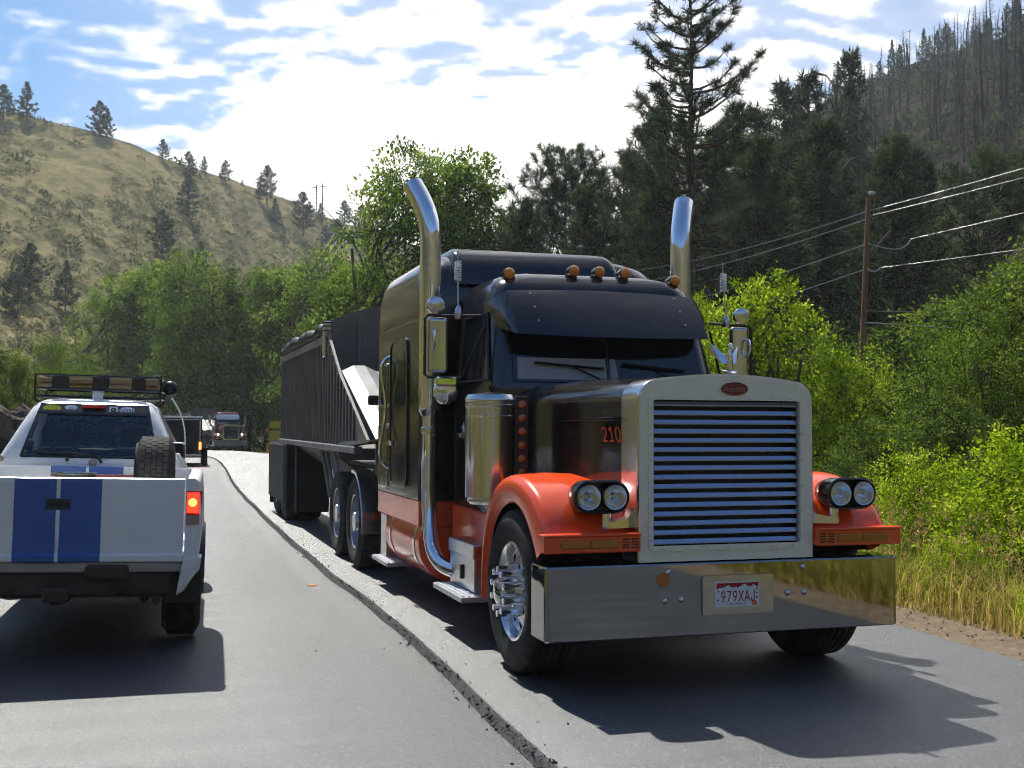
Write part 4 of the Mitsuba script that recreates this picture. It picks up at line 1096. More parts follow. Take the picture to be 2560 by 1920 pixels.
# bed: floor, walls, rails
for sx in (-1, 1):
    M_ = (lambda m: m) if sx == 1 else mirror
    sec = []
    for y, bul in ((0.0, 0.0), (0.03, 0.006), (0.3, 0.01), (1.2, 0.012), (1.88, 0.01)):
        o = 0.938 + bul
        sec.append([(0.845, y, 0.66), (0.845, y, 1.245), (0.855, y, 1.257), (0.90, y, 1.257), (o - 0.018, y, 1.248), (o - 0.004, y, 1.225), (o, y, 1.18), (o + 0.012, y, 1.02), (o + 0.016, y, 0.9), (o, y, 0.72), (o - 0.02, y, 0.66)])
    pp('bed_side', M_(loft(np.array(sec))), 'pickup_white', 40)
    t_ = pp('tail_lamp', M_(loft(np.array([[(0.846, 0.02, z), (0.85, -0.012, z), (0.905, -0.012, z), (0.938, 0.0, z), (0.957, 0.035, z), (0.958, 0.09, z), (0.85, 0.09, z)] for z in (0.935, 0.94, 1.165, 1.17)]))), 'tail_red', 30, 'red tail lamp cluster of the pickup')
    pp(t_ + '__reverse_lens', M_(loft(np.array([[(0.849, 0.02, z), (0.852, -0.0145, z), (0.906, -0.0145, z), (0.9395, -0.002, z), (0.9595, 0.034, z), (0.9600, 0.07, z), (0.86, 0.07, z)] for z in (0.938, 1.0)]))), 'tail_grey', 30)
    scene_key = pp(t_ + '__brake_bulb', M_(lathe([(0, -0.016), (0.012, -0.0155), (0.029, -0.0150), (0.031, -0.013), (0.031, -0.008)], 18, 'y', (0.893, 0, 1.09))), 'tail_glow', True, 'glowing red brake bulb')
    scene[f'{PK}__{scene_key}']['emitter'] = {'type': 'area', 'radiance': {'type': 'rgb', 'value': [5.0, 0.32, 0.06]}}
    sk2 = pp(t_ + '__brake_glow', M_(cbox((0.852, -0.0142, 1.015), (0.934, -0.008, 1.16), 0.003)), 'tail_glow', False)
    scene[f'{PK}__{sk2}']['emitter'] = {'type': 'area', 'radiance': {'type': 'rgb', 'value': [0.75, 0.022, 0.01]}}
    # end cap under the lamp, tapering down
    pp('end_cap', M_(hull([(0.84, -0.03, 0.70), (0.965, 0.02, 0.70), (0.965, 0.25, 0.70), (0.84, -0.03, 0.62), (0.955, 0.02, 0.62), (0.80, 0.0, 0.44), (0.85, 0.2, 0.44), (0.80, 0.2, 0.44), (0.84, 0.25, 0.7)])), 'pickup_white', 25)
    pp('tyre', M_(cat(tyre_mesh(0.365, 0.2, 0.245, 44, 3, (0.70, 1.0, 0.365)), lug_tread(0.365, 0.245, 44, 5, (0.70, 1.0, 0.365), 0.012, 0.22))), 'rubber', 40)
    pp('wheel', M_(lathe([(0.2, 0.23), (0.19, 0.2), (0.17, 0.15), (0.06, 0.17), (0.0, 0.18), (0, 0.05), (0.19, 0.02)], 24, 'x', (0.70, 1.0, 0.365))), 'alloy', 40)
    pp('wheel', M_(lathe([(0.2, 0.23), (0.19, 0.2), (0.17, 0.15), (0.06, 0.17), (0.0, 0.18), (0, 0.05), (0.19, 0.02)], 24, 'x', (0.70, 4.1, 0.365))), 'alloy', 40)
    pp('tyre', M_(tyre_mesh(0.365, 0.2, 0.24, 44, 3, (0.70, 4.1, 0.365))), 'rubber', 40)
    fl = [[(0.985, 1.0 + r_ * math.cos(a), 0.40 + r_ * math.sin(a)) for r_ in (0.43, 0.47)] + [(0.93, 1.0 + r_ * math.cos(a), 0.40 + r_ * math.sin(a)) for r_ in (0.48, 0.43)] for a in np.linspace(-0.05, np.pi + 0.05, 18)]
    pp('wheel_flare', M_(loft(np.array(fl))), 'black_plastic', 40)
    pp('mud_guard', M_(cbox((0.70, 0.52, 0.30), (0.955, 0.54, 0.62), 0.01)), 'black_plastic')
pp('bed_floor', cbox((-0.845, 0.055, 0.70), (0.845, 1.88, 0.74), 0.004), 'pickup_white')
bw = pp('bed_front_wall', cbox((-0.845, 1.86, 0.70), (0.845, 1.91, 1.262), 0.012), 'pickup_white')
pp(bw + '__stripe', cbox((-0.29, 1.855, 1.20), (-0.012, 1.9, 1.2655), 0.006), 'stripe_blue')
pp(bw + '__stripe', cbox((0.012, 1.855, 1.20), (0.29, 1.9, 1.2655), 0.006), 'stripe_blue')
pp(bw + '__red_band', cbox((-0.29, 1.853, 1.165), (0.62, 1.862, 1.197), 0.002), 'red_paint_old')
pp('rear_sill', cbox((-0.83, 0.0, 0.60), (0.83, 0.08, 0.668), 0.01), 'sill_tan')
pp('rear_sill__hitch_notch', cbox((0.19, -0.03, 0.55), (0.48, 0.03, 0.655), 0.02), 'rust_steel')
pp('rear_frame', cbox((-0.78, 0.03, 0.42), (0.78, 0.5, 0.62), 0.03), 'rust_steel')
pp('hitch_tow_bar', cbox((-0.08, -0.06, 0.40), (0.08, 0.4, 0.50), 0.015), 'rust_steel')
pp('rear_axle', tube([(-0.75, 1.0, 0.36), (0.75, 1.0, 0.36)], 0.045), 'rust_steel', 40)
pp('rear_axle__differential', lathe([(0, -0.13), (0.09, -0.1), (0.13, 0), (0.09, 0.1), (0, 0.13)], 18, 'y', (-0.1, 1.0, 0.36)), 'rust_steel', True)
for sx in (-1, 1):
    pp('leaf_spring', tube(smoothpath([(0.55 * sx, 0.2, 0.50), (0.55 * sx, 0.6, 0.33), (0.55 * sx, 1.0, 0.28), (0.55 * sx, 1.5, 0.36), (0.55 * sx, 1.8, 0.5)], 14), 0.025, 6), 'rust_steel', 40)
    pp('shock_absorber', tube([(0.42 * sx, 0.95, 0.34), (0.25 * sx, 0.8, 0.60)], 0.03, 8), 'rust_steel', 40)
pp('tail_pipe', tube(smoothpath([(0.62, 1.5, 0.42), (0.64, 0.6, 0.45), (0.66, 0.1, 0.42), (0.67, -0.02, 0.40)], 14), 0.028, 10), 'rust_steel', 40)
pp('underbody', cbox((-0.62, 0.5, 0.42), (0.62, 4.6, 0.68), 0.04), 'rust_steel')
# cab: shell with thickness, window openings front, rear and sides
def cab_sec(z, hw, y0, y1, r=0.06):
    return np.c_[rring(-hw, hw, y0, y1, r, 5), np.full(20, z)]


co = [cab_sec(0.62, 0.81, 1.96, 3.85), cab_sec(1.10, 0.81, 1.96, 3.85), cab_sec(1.30, 0.745, 1.97, 3.80), cab_sec(1.34, 0.72, 2.0, 3.74), cab_sec(1.58, 0.61, 2.17, 3.38, 0.08), cab_sec(1.72, 0.545, 2.28, 3.18, 0.1),
      cab_sec(1.79, 0.51, 2.36, 3.06, 0.12), cab_sec(1.828, 0.45, 2.45, 2.98, 0.14), cab_sec(1.842, 0.34, 2.55, 2.9, 0.14)]
shell = tom(loft(np.array(co)))
ci = [cab_sec(0.75, 0.75, 2.02, 3.80), cab_sec(1.10, 0.75, 2.02, 3.78), cab_sec(1.34, 0.66, 2.06, 3.68), cab_sec(1.58, 0.55, 2.23, 3.32, 0.08), cab_sec(1.72, 0.49, 2.34, 3.12, 0.1), cab_sec(1.785, 0.43, 2.44, 3.0, 0.12)]
shell = shell - tom(loft(np.array(ci)))
rw = np.array([(-0.545, 1.345), (0.545, 1.345), (0.44, 1.76), (-0.44, 1.76)])


def cut_hull(poly, y0, y1):
    P = []
    for x, z in poly:
        P += [(x, y0, z), (x, y1, z)]
    return m3.Manifold.hull_points(np.array(P))


shell = shell - cut_hull(rw * [0.99, 1] + [0, 0.004], 1.8, 2.75)
shell = shell - cut_hull([(-0.64, 1.36), (0.64, 1.36), (0.48, 1.76), (-0.48, 1.76)], 2.95, 4.2)
sd = m3.Manifold.hull_points(np.array([(x, y, z) for x in (-1.2, 1.2) for y, z in ((2.35, 1.36), (3.52, 1.36), (3.05, 1.74), (2.5, 1.74))]))
shell = shell - sd
pp('cab', man(shell), 'pickup_white', 40)
# rear window pane following the sloped back
def rp(x, z, d=0.0):
    zz = [1.34, 1.58, 1.72, 1.79]
    yy = [2.0, 2.17, 2.28, 2.36]
    return (x, np.interp(z, zz, yy) - 0.004 - d, z)


pane = grid(np.array([[rp(x * np.interp(z, [1.335, 1.77], [0.555, 0.45]), z) for z in np.linspace(1.335, 1.77, 5)] for x in np.linspace(-1, 1, 3)]))
pp('rear_window', pane, 'window_tint', False)
band = grid(np.array([[rp(x * np.interp(z, [1.335, 1.79], [0.56, 0.452]), z, 0.004) for z in (1.70, 1.72, 1.76, 1.795)] for x in np.linspace(-1, 1, 9)]))
pp('rear_window__top_band', band, 'black_trim', True, 'dark band along the top of the rear window')
for pth in ([(-0.55, 1.338), (0.55, 1.338)], [(0.55, 1.338), (0.50, 1.55), (0.455, 1.74)], [(-0.55, 1.338), (-0.50, 1.55), (-0.455, 1.74)]):
    pp('rear_window__seal', tube([rp(x, z, 0.0) for x, z in pth], 0.011, 6), 'black_trim', 40)
wp = pp('windscreen', hull([(-0.64, 3.685, 1.37), (0.64, 3.685, 1.37), (-0.49, 3.13, 1.755), (0.49, 3.13, 1.755), (-0.64, 3.68, 1.37), (0.64, 3.68, 1.37), (-0.49, 3.125, 1.755), (0.49, 3.125, 1.755)]), 'window_tint', False)
# stickers and the high brake lamp
ND = np.array([0, -0.80, 0.60])
BAND = np.array([[1, 0, 0], np.cross(ND, [1, 0, 0]), ND]).T
BAND[:, 1] *= np.sign(BAND[2, 1])


def oval(x, z, a, b, t=0.003, d=0.006):
    m = ext(Polygon(el(a, b, 32)), 0, t, 'xy')
    return trimesh.Trimesh(np.asarray(m.vertices) @ BAND.T + np.array(rp(x, z, d)), m.faces, process=False)


s1 = pp('sticker', oval(-0.355, 1.752, 0.074, 0.036), 'sticker_yellow', False, 'yellow oval sticker on the rear window')
pp(s1 + '__print', text('IOI', 0.03, BAND, rp(-0.355, 1.752, 0.0095), 0.001, False, 0.09), 'ink_yellow', False)
s2 = pp('sticker', oval(-0.20, 1.760, 0.052, 0.028), 'sticker_white', False, 'small white oval sticker reading JAS')
pp(s2 + '__print', text('JAS', 0.024, BAND, rp(-0.20, 1.760, 0.0095), 0.001, True, 0.05), 'ink_grey', False)
s3 = pp('sticker', trimesh.Trimesh(np.asarray(ext(sbox(-0.036, -0.036, 0.036, 0.036), 0, 0.003, 'xy').vertices) @ BAND.T + np.array(rp(0.155, 1.748, 0.006)), ext(sbox(-0.036, -0.036, 0.036, 0.036), 0, 0.003, 'xy').faces, process=False), 'sticker_white', False, 'square white sticker with a dark round emblem')
pp(s3 + '__print', oval(0.155, 1.748, 0.026, 0.026, 0.0012, 0.0095), 'ink', False)
pp(s3 + '__print', oval(0.155, 1.751, 0.009, 0.009, 0.001, 0.0112), 'sticker_yellow', False)
s4 = pp('sticker', oval(0.268, 1.748, 0.063, 0.036), 'sticker_white', False, 'white oval sticker reading HAM')
pp(s4 + '__print', text('HAM', 0.034, BAND, rp(0.268, 1.748, 0.0095), 0.001, True, 0.104), 'ink', False)
pp('high_brake_lamp', cbox((-0.105, 2.30, 1.762), (0.085, 2.33, 1.782), 0.005), 'tail_red')
pp('high_brake_lamp__rim', cbox((-0.105, 2.285, 1.783), (0.085, 2.33, 1.789), 0.002), 'chrome_soft')
pp('rear_wiper', cat(tube([rp(0.07, 1.33, 0.02), rp(0.02, 1.36, 0.024), rp(-0.42, 1.375, 0.018)], 0.009, 6), tube([rp(0.07, 1.345, 0.02), (0.10, 1.955, 1.295)], 0.013, 6)), 'black_plastic', 40)
pp('washer_nozzle', cbox((-0.19, 1.95, 1.30), (-0.165, 1.985, 1.335), 0.005), 'black_plastic')
pp('badge', lathe([(0, -0.012), (0.02, -0.011), (0.028, 0.0)], 14, 'y', (-0.70, 1.965, 1.315)), 'sill_tan', True)
pp('badge', lathe([(0, -0.012), (0.028, -0.011), (0.034, 0.0)], 18, 'y', (0.03, 1.962, 1.29)), 'sill_tan', True)
# inside: seats, mirror, dash, wheel
for x in (-0.33, 0.33):
    st_ = pp('seat', rbox((x - 0.22, 2.45, 0.9), (x + 0.22, 2.62, 1.40), 0.06), 'interior_dark', 40)
    pp(st_ + '__headrest', rbox((x - 0.13, 2.47, 1.42), (x + 0.13, 2.57, 1.60), 0.04), 'interior_dark', 40)
pp('dashboard', rbox((-0.65, 3.35, 1.0), (0.65, 3.66, 1.36), 0.06), 'interior_dark', 40)
pp('inside_mirror', rbox((-0.02, 3.06, 1.625), (0.21, 3.09, 1.685), 0.014), 'ink', 40)
pp('steering_wheel', move(lathe([(0.17, -0.012), (0.185, 0), (0.17, 0.012), (0.158, 0)], 26, 'y', closed=True), (-0.36, 3.2, 1.27), rot([1, 0, 0], -0.5)), 'interior_dark', True)
pp('hood', rbox((-0.78, 3.7, 0.75), (0.78, 5.0, 1.20), 0.1), 'pickup_white', 40)
for sx in (-1, 1):
    M_ = (lambda m: m) if sx == 1 else mirror
    dm = pp('door_mirror', M_(rbox((0.62, 3.18, 1.29), (0.76, 3.26, 1.465), 0.035)), 'chrome_soft', 40)
    pp(dm + '__glass', M_(ext(rpoly(0.636, 0.744, 1.308, 1.448, 0.025), 3.172, 3.181)), 'interior_dark', False)
    pp(dm + '__arm', M_(tube([(0.62, 3.3, 1.30), (0.70, 3.24, 1.32)], 0.02, 8)), 'black_plastic', 40)
pp('whip_antenna', tube(smoothpath([(0.74, 4.0, 1.18), (0.74, 4.0, 1.45), (0.715, 3.95, 1.65), (0.66, 3.88, 1.80), (0.595, 3.82, 1.90)], 24), np.linspace(0.006, 0.009, 24), 6), 'plate_white', 40)
pp('roof_camera', cbox((-0.055, 2.60, 1.835), (0.035, 2.68, 1.91), 0.008), 'sticker_white', 30, 'small white box on the cab roof')
pp('roof_camera__cap', cbox((-0.062, 2.59, 1.91), (0.042, 2.69, 1.921), 0.004), 'chrome_soft')

# roof rack and what it carries: things of their own
RK = thing('roof_rack', 'black metal roof rack with slatted side boards on the white pickup cab', 'roof rack')


RM = PM @ frame(0, 0, -0.03, 0)


def rk(part, mesh, bsdf, smooth=30, label=None):
    return put(f'{RK}__{part}', mesh, bsdf, smooth, RM, label)


rx0, rx1, ry0, ry1 = -0.545, 0.535, 2.62, 3.35
for z in (1.895, 1.965, 2.085):
    rk('rail', cat(*[tube(seg, 0.011, 6) for seg in ([(rx0, ry0, z), (rx1, ry0, z)], [(rx0, ry1, z), (rx1, ry1, z)], [(rx0, ry0, z), (rx0, ry1, z)], [(rx1, ry0, z), (rx1, ry1, z)])]), 'black_trim', 40)
for x0, x1 in ((-0.405, -0.275), (-0.055, 0.075), (0.28, 0.39)):
    for y in (ry0 - 0.004, ry1):
        rk('board', cbox((x0, y, 1.968), (x1, y + 0.012, 2.08), 0.003), 'black_plastic')
for x in (rx0, -0.05, rx1):
    for y in (ry0, ry1):
        rk('foot', tube([(x, y, 2.085), (x, y, 1.87 if abs(x) > 0.4 else 1.85), (x * 0.86, y, 1.80)], 0.011, 6), 'black_trim', 40)
rk('floor', cbox((rx0, ry0 + 0.02, 1.885), (rx1, ry1, 1.90), 0.004), 'black_plastic')
for k, (x0, x1) in enumerate(((-0.53, -0.41), (-0.27, -0.06), (0.08, 0.27), (0.40, 0.49))):
    put('plank', cat(cbox((x0 - 0.008, 2.74 + 0.08 * (k % 2), 1.967), (x1 + 0.008, 3.2, 2.012), 0.004), cbox((x0 - 0.008, 2.78, 2.018), (x1 + 0.008, 3.2, 2.066 + 0.004 * k), 0.004)), 'wood', False, RM,
        ('leftmost tan wooden board end in the roof rack', 'tan wooden board stack left of the rack centre', 'tan wooden board stack right of the rack centre', 'rightmost tan wooden board end in the roof rack')[k], 'plank', 'boards in the roof rack')
put('fuel_can', rbox((0.55, 2.72, 1.93), (0.68, 3.05, 2.07), 0.06), 'black_plastic', 40, RM, 'dark rounded can strapped to the right end of the roof rack', 'can')
sp = thing('spare_tyre', 'upright spare tyre with blocky dusty tread in the pickup bed', 'tyre')
SPM = dict(M=PM)
sa = (0.455, 1.08, 1.175)
put(sp + '__tyre', tyre_mesh(0.36, 0.2, 0.255, 52, 1, sa), 'rubber', 40, PM)
put(sp + '__tread', lug_tread(0.36, 0.255, 40, 5, sa, 0.013, 0.16), 'dusty_rubber', False, PM)
put(sp + '__wheel', lathe([(0.2, 0.23), (0.19, 0.2), (0.17, 0.15), (0.06, 0.17), (0.0, 0.18), (0, 0.05), (0.19, 0.02)], 24, 'x', sa), 'alloy', 40, PM)
tb_ = thing('tub', 'round black tub with a pale rim standing in the pickup bed', 'tub')
put(tb_ + '__body', lathe([(0.10, 0.76), (0.145, 1.25), (0.152, 1.25), (0.152, 1.24), (0.138, 1.22), (0.10, 0.8), (0, 0.8)], 28, 'z', (0.02, 0.75, 0)), 'black_plastic', 40, PM)
put(tb_ + '__rim', lathe([(0.147, 1.245), (0.150, 1.256), (0.156, 1.256), (0.158, 1.245)], 28, 'z', (0.02, 0.75, 0)), 'chrome_soft', 40, PM)

# ------------------------------------------------------------------ dark enclosed trailer further along the left lane
CT = thing('cargo_trailer', 'boxy dark enclosed trailer with a white roof edge ahead of the white pickup', 'trailer')
CM = frame(-13.28, 46.0, LO, 0.27)


def cp(part, mesh, bsdf, smooth=30, label=None):
    return put(f'{CT}__{part}', mesh, bsdf, smooth, CM, label)[len(CT) + 2:]


pr('van_dark', (0.012, 0.012, 0.012), 0.5, spec=0.3)
cp('body', rbox((-0.98, 0, 0.42), (0.98, 4.2, 1.93), 0.03), 'van_dark', 40)
cp('roof_edge', cbox((-1.0, -0.03, 1.90), (1.0, 4.2, 1.985), 0.02), 'paint_white')
cp('rear_door', cbox((-0.86, -0.02, 0.55), (0.86, 0.0, 1.84), 0.008), 'van_dark')
for x in (-0.9, 0.9):
    cp('door_frame', cbox((x - 0.02, -0.03, 0.5), (x + 0.02, 0.0, 1.88), 0.005), 'chrome_soft')
cp('door_frame', cbox((-0.88, -0.03, 1.83), (0.88, 0.0, 1.86), 0.005), 'chrome_soft')
cp('bumper', cbox((-0.95, -0.12, 0.38), (0.95, 0.02, 0.47), 0.01), 'chrome_soft')
for sx in (-1, 1):
    M_ = (lambda m: m) if sx == 1 else mirror
    l_ = cp('tail_lamp', M_(cbox((0.84, -0.05, 0.62), (0.97, -0.022, 0.98), 0.006)), 'tail_red', 30, 'lit red tail lamp')
    sk = cp(l_ + '__bulb', M_(cbox((0.86, -0.056, 0.66), (0.95, -0.049, 0.94), 0.002)), 'tail_glow', False)
    scene[f'{CT}__{sk}']['emitter'] = {'type': 'area', 'radiance': {'type': 'rgb', 'value': [6.0, 0.35, 0.08]}}
    cp('wheel', M_(tyre_mesh(0.34, 0.18, 0.2, 28, 2, (0.98, 0.6, 0.34))), 'rubber', 40)
    cp('fender', M_(rbox((0.96, 0.12, 0.62), (1.22, 1.15, 0.74), 0.04)), 'van_dark', 40)
    cp('wheel', M_(tyre_mesh(0.34, 0.18, 0.2, 28, 2, (0.98, 3.0, 0.34))), 'rubber', 40)
    cp('hub', M_(lathe([(0.18, 0.19), (0.1, 0.2), (0, 0.2)], 16, 'x', (0.98, 0.6, 0.34))), 'alloy', 40)
    cp('hub', M_(lathe([(0.18, 0.19), (0.1, 0.2), (0, 0.2)], 16, 'x', (0.98, 3.0, 0.34))), 'alloy', 40)
cp('axle', tube([(-0.98, 0.6, 0.36), (0.98, 0.6, 0.36)], 0.05), 'rust_steel', 40)

# ------------------------------------------------------------------ the second truck, far along the raised lane: same make in dark red, without sleeper
FK = thing('semi_truck', 'distant dark red conventional truck with headlights on, coming round the bend', 'truck')
FM = frame(-20.9, 86.5, float(dip(np.array(86.5))), 0.36)
skip = ('sleeper', 'hopper', 'licence_plate', 'emblem', 'hood_ornament', 'hood__number', 'door__star', 'air_cleaner__marker', 'cab__rivet', 'cab__door_gap', 'hood__latch', 'grille__rivet', 'step__grip', 'bumper__tow', 'plate_holder', 'lug_cover', 'fender__vent', 'fender_001__vent', 'sun_visor__rivet', 'bumper__bolt', 'step_001__grip', 'step_002__grip', 'step_003__grip', 'floor_pan', 'mirror__handle', 'antenna', 'exhaust_stack')
swap = {'slat_chrome': 'black_trim', 'bumper_chrome': 'trailer_deck', 'paint_black': 'paint_maroon', 'paint_orange': 'paint_maroon', 'cream': 'chrome_soft', 'sun_visor': 'chrome'}
for k in TRUCK_PARTS:
    part = k[len(TK) + 2:]
    if part.startswith(skip) or '__lug_cover' in part or '__rivet' in part or '__marker_light' in part or '__grip' in part:
        continue
    d = dict(scene[k])
    b = d['bsdf']['id']
    d['bsdf'] = {'type': 'ref', 'id': 'chrome_soft' if part == 'sun_visor' else swap.get(b, b)}
    d['to_world'] = T(FM)
    scene[f'{FK}__{part}'] = d
    if k in labels and part in ('exhaust_stack', 'exhaust_stack_001'):
        labels[f'{FK}__{part}'] = dict(labels[k])
for part in ('headlight', 'headlight_001'):
    for q in ('lens', 'lens_001'):
        key = f'{FK}__{part}__{q}'
        if q == 'lens' and key in scene:
            scene[key] = {**scene[key], 'bsdf': {'type': 'ref', 'id': 'plate_white'}, 'emitter': {'type': 'area', 'radiance': {'type': 'rgb', 'value': [9.0, 7.5, 4.5]}}}
            labels[key] = {'label': 'lit headlight lens'}
FD = thing('dump_trailer', 'distant dark dump trailer with a white sloping nose behind the dark red truck', 'trailer')
for k in TRAILER_PARTS:
    part = k[len(DK) + 2:]
    if '__rib' in part or part.startswith('rolled_tarp'):
        continue
    scene[f'{FD}__{part}'] = {**scene[k], 'to_world': T(FM @ frame(-0.35, -2.0, 0, 0.10))}

# ------------------------------------------------------------------ small things by the road
ys_ = thing('yellow_sign', 'tall yellow road work signboard with a dark band beside the far end of the road', 'sign')
YM = frame(-18.3, 90.0, -0.55, 0.2)
pr('sign_yellow', (0.52, 0.42, 0.01), 0.5)
put(ys_ + '__panel', cbox((-0.48, 0, 0.0), (0.48, 0.08, 2.4), 0.01), 'sign_yellow', 30, YM)
put(ys_ + '__band', cbox((-0.485, -0.01, 1.72), (0.485, 0.0, 1.86), 0.003), 'black_plastic', False, YM)
for x in (-0.3, 0.3):
    put(ys_ + '__leg', cbox((x - 0.04, 0.02, -0.4), (x + 0.04, 0.06, 0.02), 0.005), 'black_steel', False, YM)
put(ys_ + '__flag', hull([(-0.5, 0, 1.8), (-0.8, -0.1, 1.9), (-0.78, 0.05, 1.65), (-0.5, 0.02, 1.6)]), 'sticker_orange', False, YM, 'small orange flag')
cn = thing('traffic_cone', 'small orange traffic cone on the gravel beyond the far truck', 'traffic cone')
KM = frame(-17.2, 82.0, -0.4, 0)
put(cn + '__body', lathe([(0.17, 0.03), (0.05, 0.7), (0.0, 0.71)], 16, 'z'), 'sticker_orange', 40, KM)
put(cn + '__base', cbox((-0.2, -0.2, 0), (0.2, 0.2, 0.035), 0.005), 'sticker_orange', 30, KM)
dl = thing('delineator_post', 'thin white delineator post with a red foot next to the yellow signboard', 'post')
LM = frame(-15.9, 84.0, -0.35, 0)
put(dl + '__post', cbox((-0.06, -0.02, 0.25), (0.06, 0.02, 1.25), 0.005), 'plate_white', 30, LM)
put(dl + '__foot', cbox((-0.12, -0.05, 0.0), (0.12, 0.05, 0.3), 0.01), 'tail_red', 30, LM)
# reflective orange road marker tabs on the old lane
for x, y, lb in ((-2.05, 12.05, 'small orange road marker tab on the grey lane near the raised edge'), ):
    put('road_marker', cbox((x - 0.05, y - 0.035, LO), (x + 0.05, y + 0.035, LO + 0.01), 0.003), 'sticker_orange', False, None, lb, 'road marker')
# ------------------------------------------------------------------ foliage materials, coloured leaf by leaf
def leafmat(key, trans, rough=0.4):
    mat(key, type='principledthin', base_color={'type': 'mesh_attribute', 'name': 'vertex_color'}, roughness=rough, diff_trans=trans, eta=1.45)


leafmat('leaf', 1.0, 0.33)
leafmat('grass_blade', 1.0, 0.5)
mat('needle', type='principledthin', base_color={'type': 'mesh_attribute', 'name': 'vertex_color'}, roughness=0.5, diff_trans=0.45, eta=1.4)


def bark_fn(p, n, uv):
    a = fbm(p.x * 6, p.y * 6, p.z * 1.3, 3)
    return mix((0.045, 0.034, 0.026), (0.17, 0.125, 0.09), a)


mat('bark', type='diffuse', reflectance=proc(bark_fn))
mat('bark_red', type='diffuse', reflectance=proc(lambda p, n, uv: mix((0.06, 0.035, 0.024), (0.19, 0.105, 0.07), fbm(p.x * 6, p.y * 6, p.z * 1.6, 3))))
mat('burnt_bark', type='diffuse', reflectance=proc(lambda p, n, uv: mix((0.012, 0.011, 0.011), (0.06, 0.052, 0.046), fbm(p.x * 3, p.y * 3, p.z * 0.5, 3))))
mat('grey_wood', type='diffuse', reflectance=proc(lambda p, n, uv: mix((0.10, 0.085, 0.07), (0.24, 0.21, 0.18), fbm(p.x * 6, p.y * 6, p.z * 1.5, 3))))


def unit(a):
    return a / (np.linalg.norm(a, axis=-1, keepdims=True) + 1e-9)


def rhombs(P, A, N, L, Wd, fold=0.0):
    """leaves: base points P, axis A, normal N, length L, width Wd -> 4-vertex diamonds"""
    A = unit(A)
    S = unit(np.cross(A, N))
    up = np.cross(S, A)
    L, Wd = np.broadcast_to(L, len(P))[:, None], np.broadcast_to(Wd, len(P))[:, None]
    v = np.stack([P, P + A * L * 0.45 + S * Wd / 2 + up * fold * Wd, P + A * L, P + A * L * 0.45 - S * Wd / 2 + up * fold * Wd], 1)
    k = np.arange(len(P)) * 4
    f = np.vstack([np.stack([k, k + 1, k + 2], 1), np.stack([k, k + 2, k + 3], 1)])
    return v.reshape(-1, 3), f


def paint(rg, n, pal, jit=0.18, per=4, t=None):
    pal = np.asarray(pal, float)
    t = rg.random(n) if t is None else np.clip(t, 0, 0.9999)
    x = t * (len(pal) - 1)
    i = np.minimum(x.astype(int), len(pal) - 2)
    c = pal[i] * (1 - (x - i))[:, None] + pal[i + 1] * (x - i)[:, None]
    c = c * (1 + jit * rg.standard_normal((n, 1)))
    return np.repeat(np.clip(c, 0.003, 0.9), per, 0)


def sphere_pts(rg, n):
    return unit(rg.standard_normal((n, 3)))


def limb(p0, p1, r0, r1, rg, bend=0.12, n=6, sides=6):
    p0, p1 = np.array(p0, float), np.array(p1, float)
    t = np.linspace(0, 1, n)[:, None]
    L = np.linalg.norm(p1 - p0)
    off = rg.standard_normal((1, 3)) * bend * L * np.sin(t * np.pi)
    return tube(p0 + (p1 - p0) * t + off, np.linspace(r0, r1, n), sides, False)


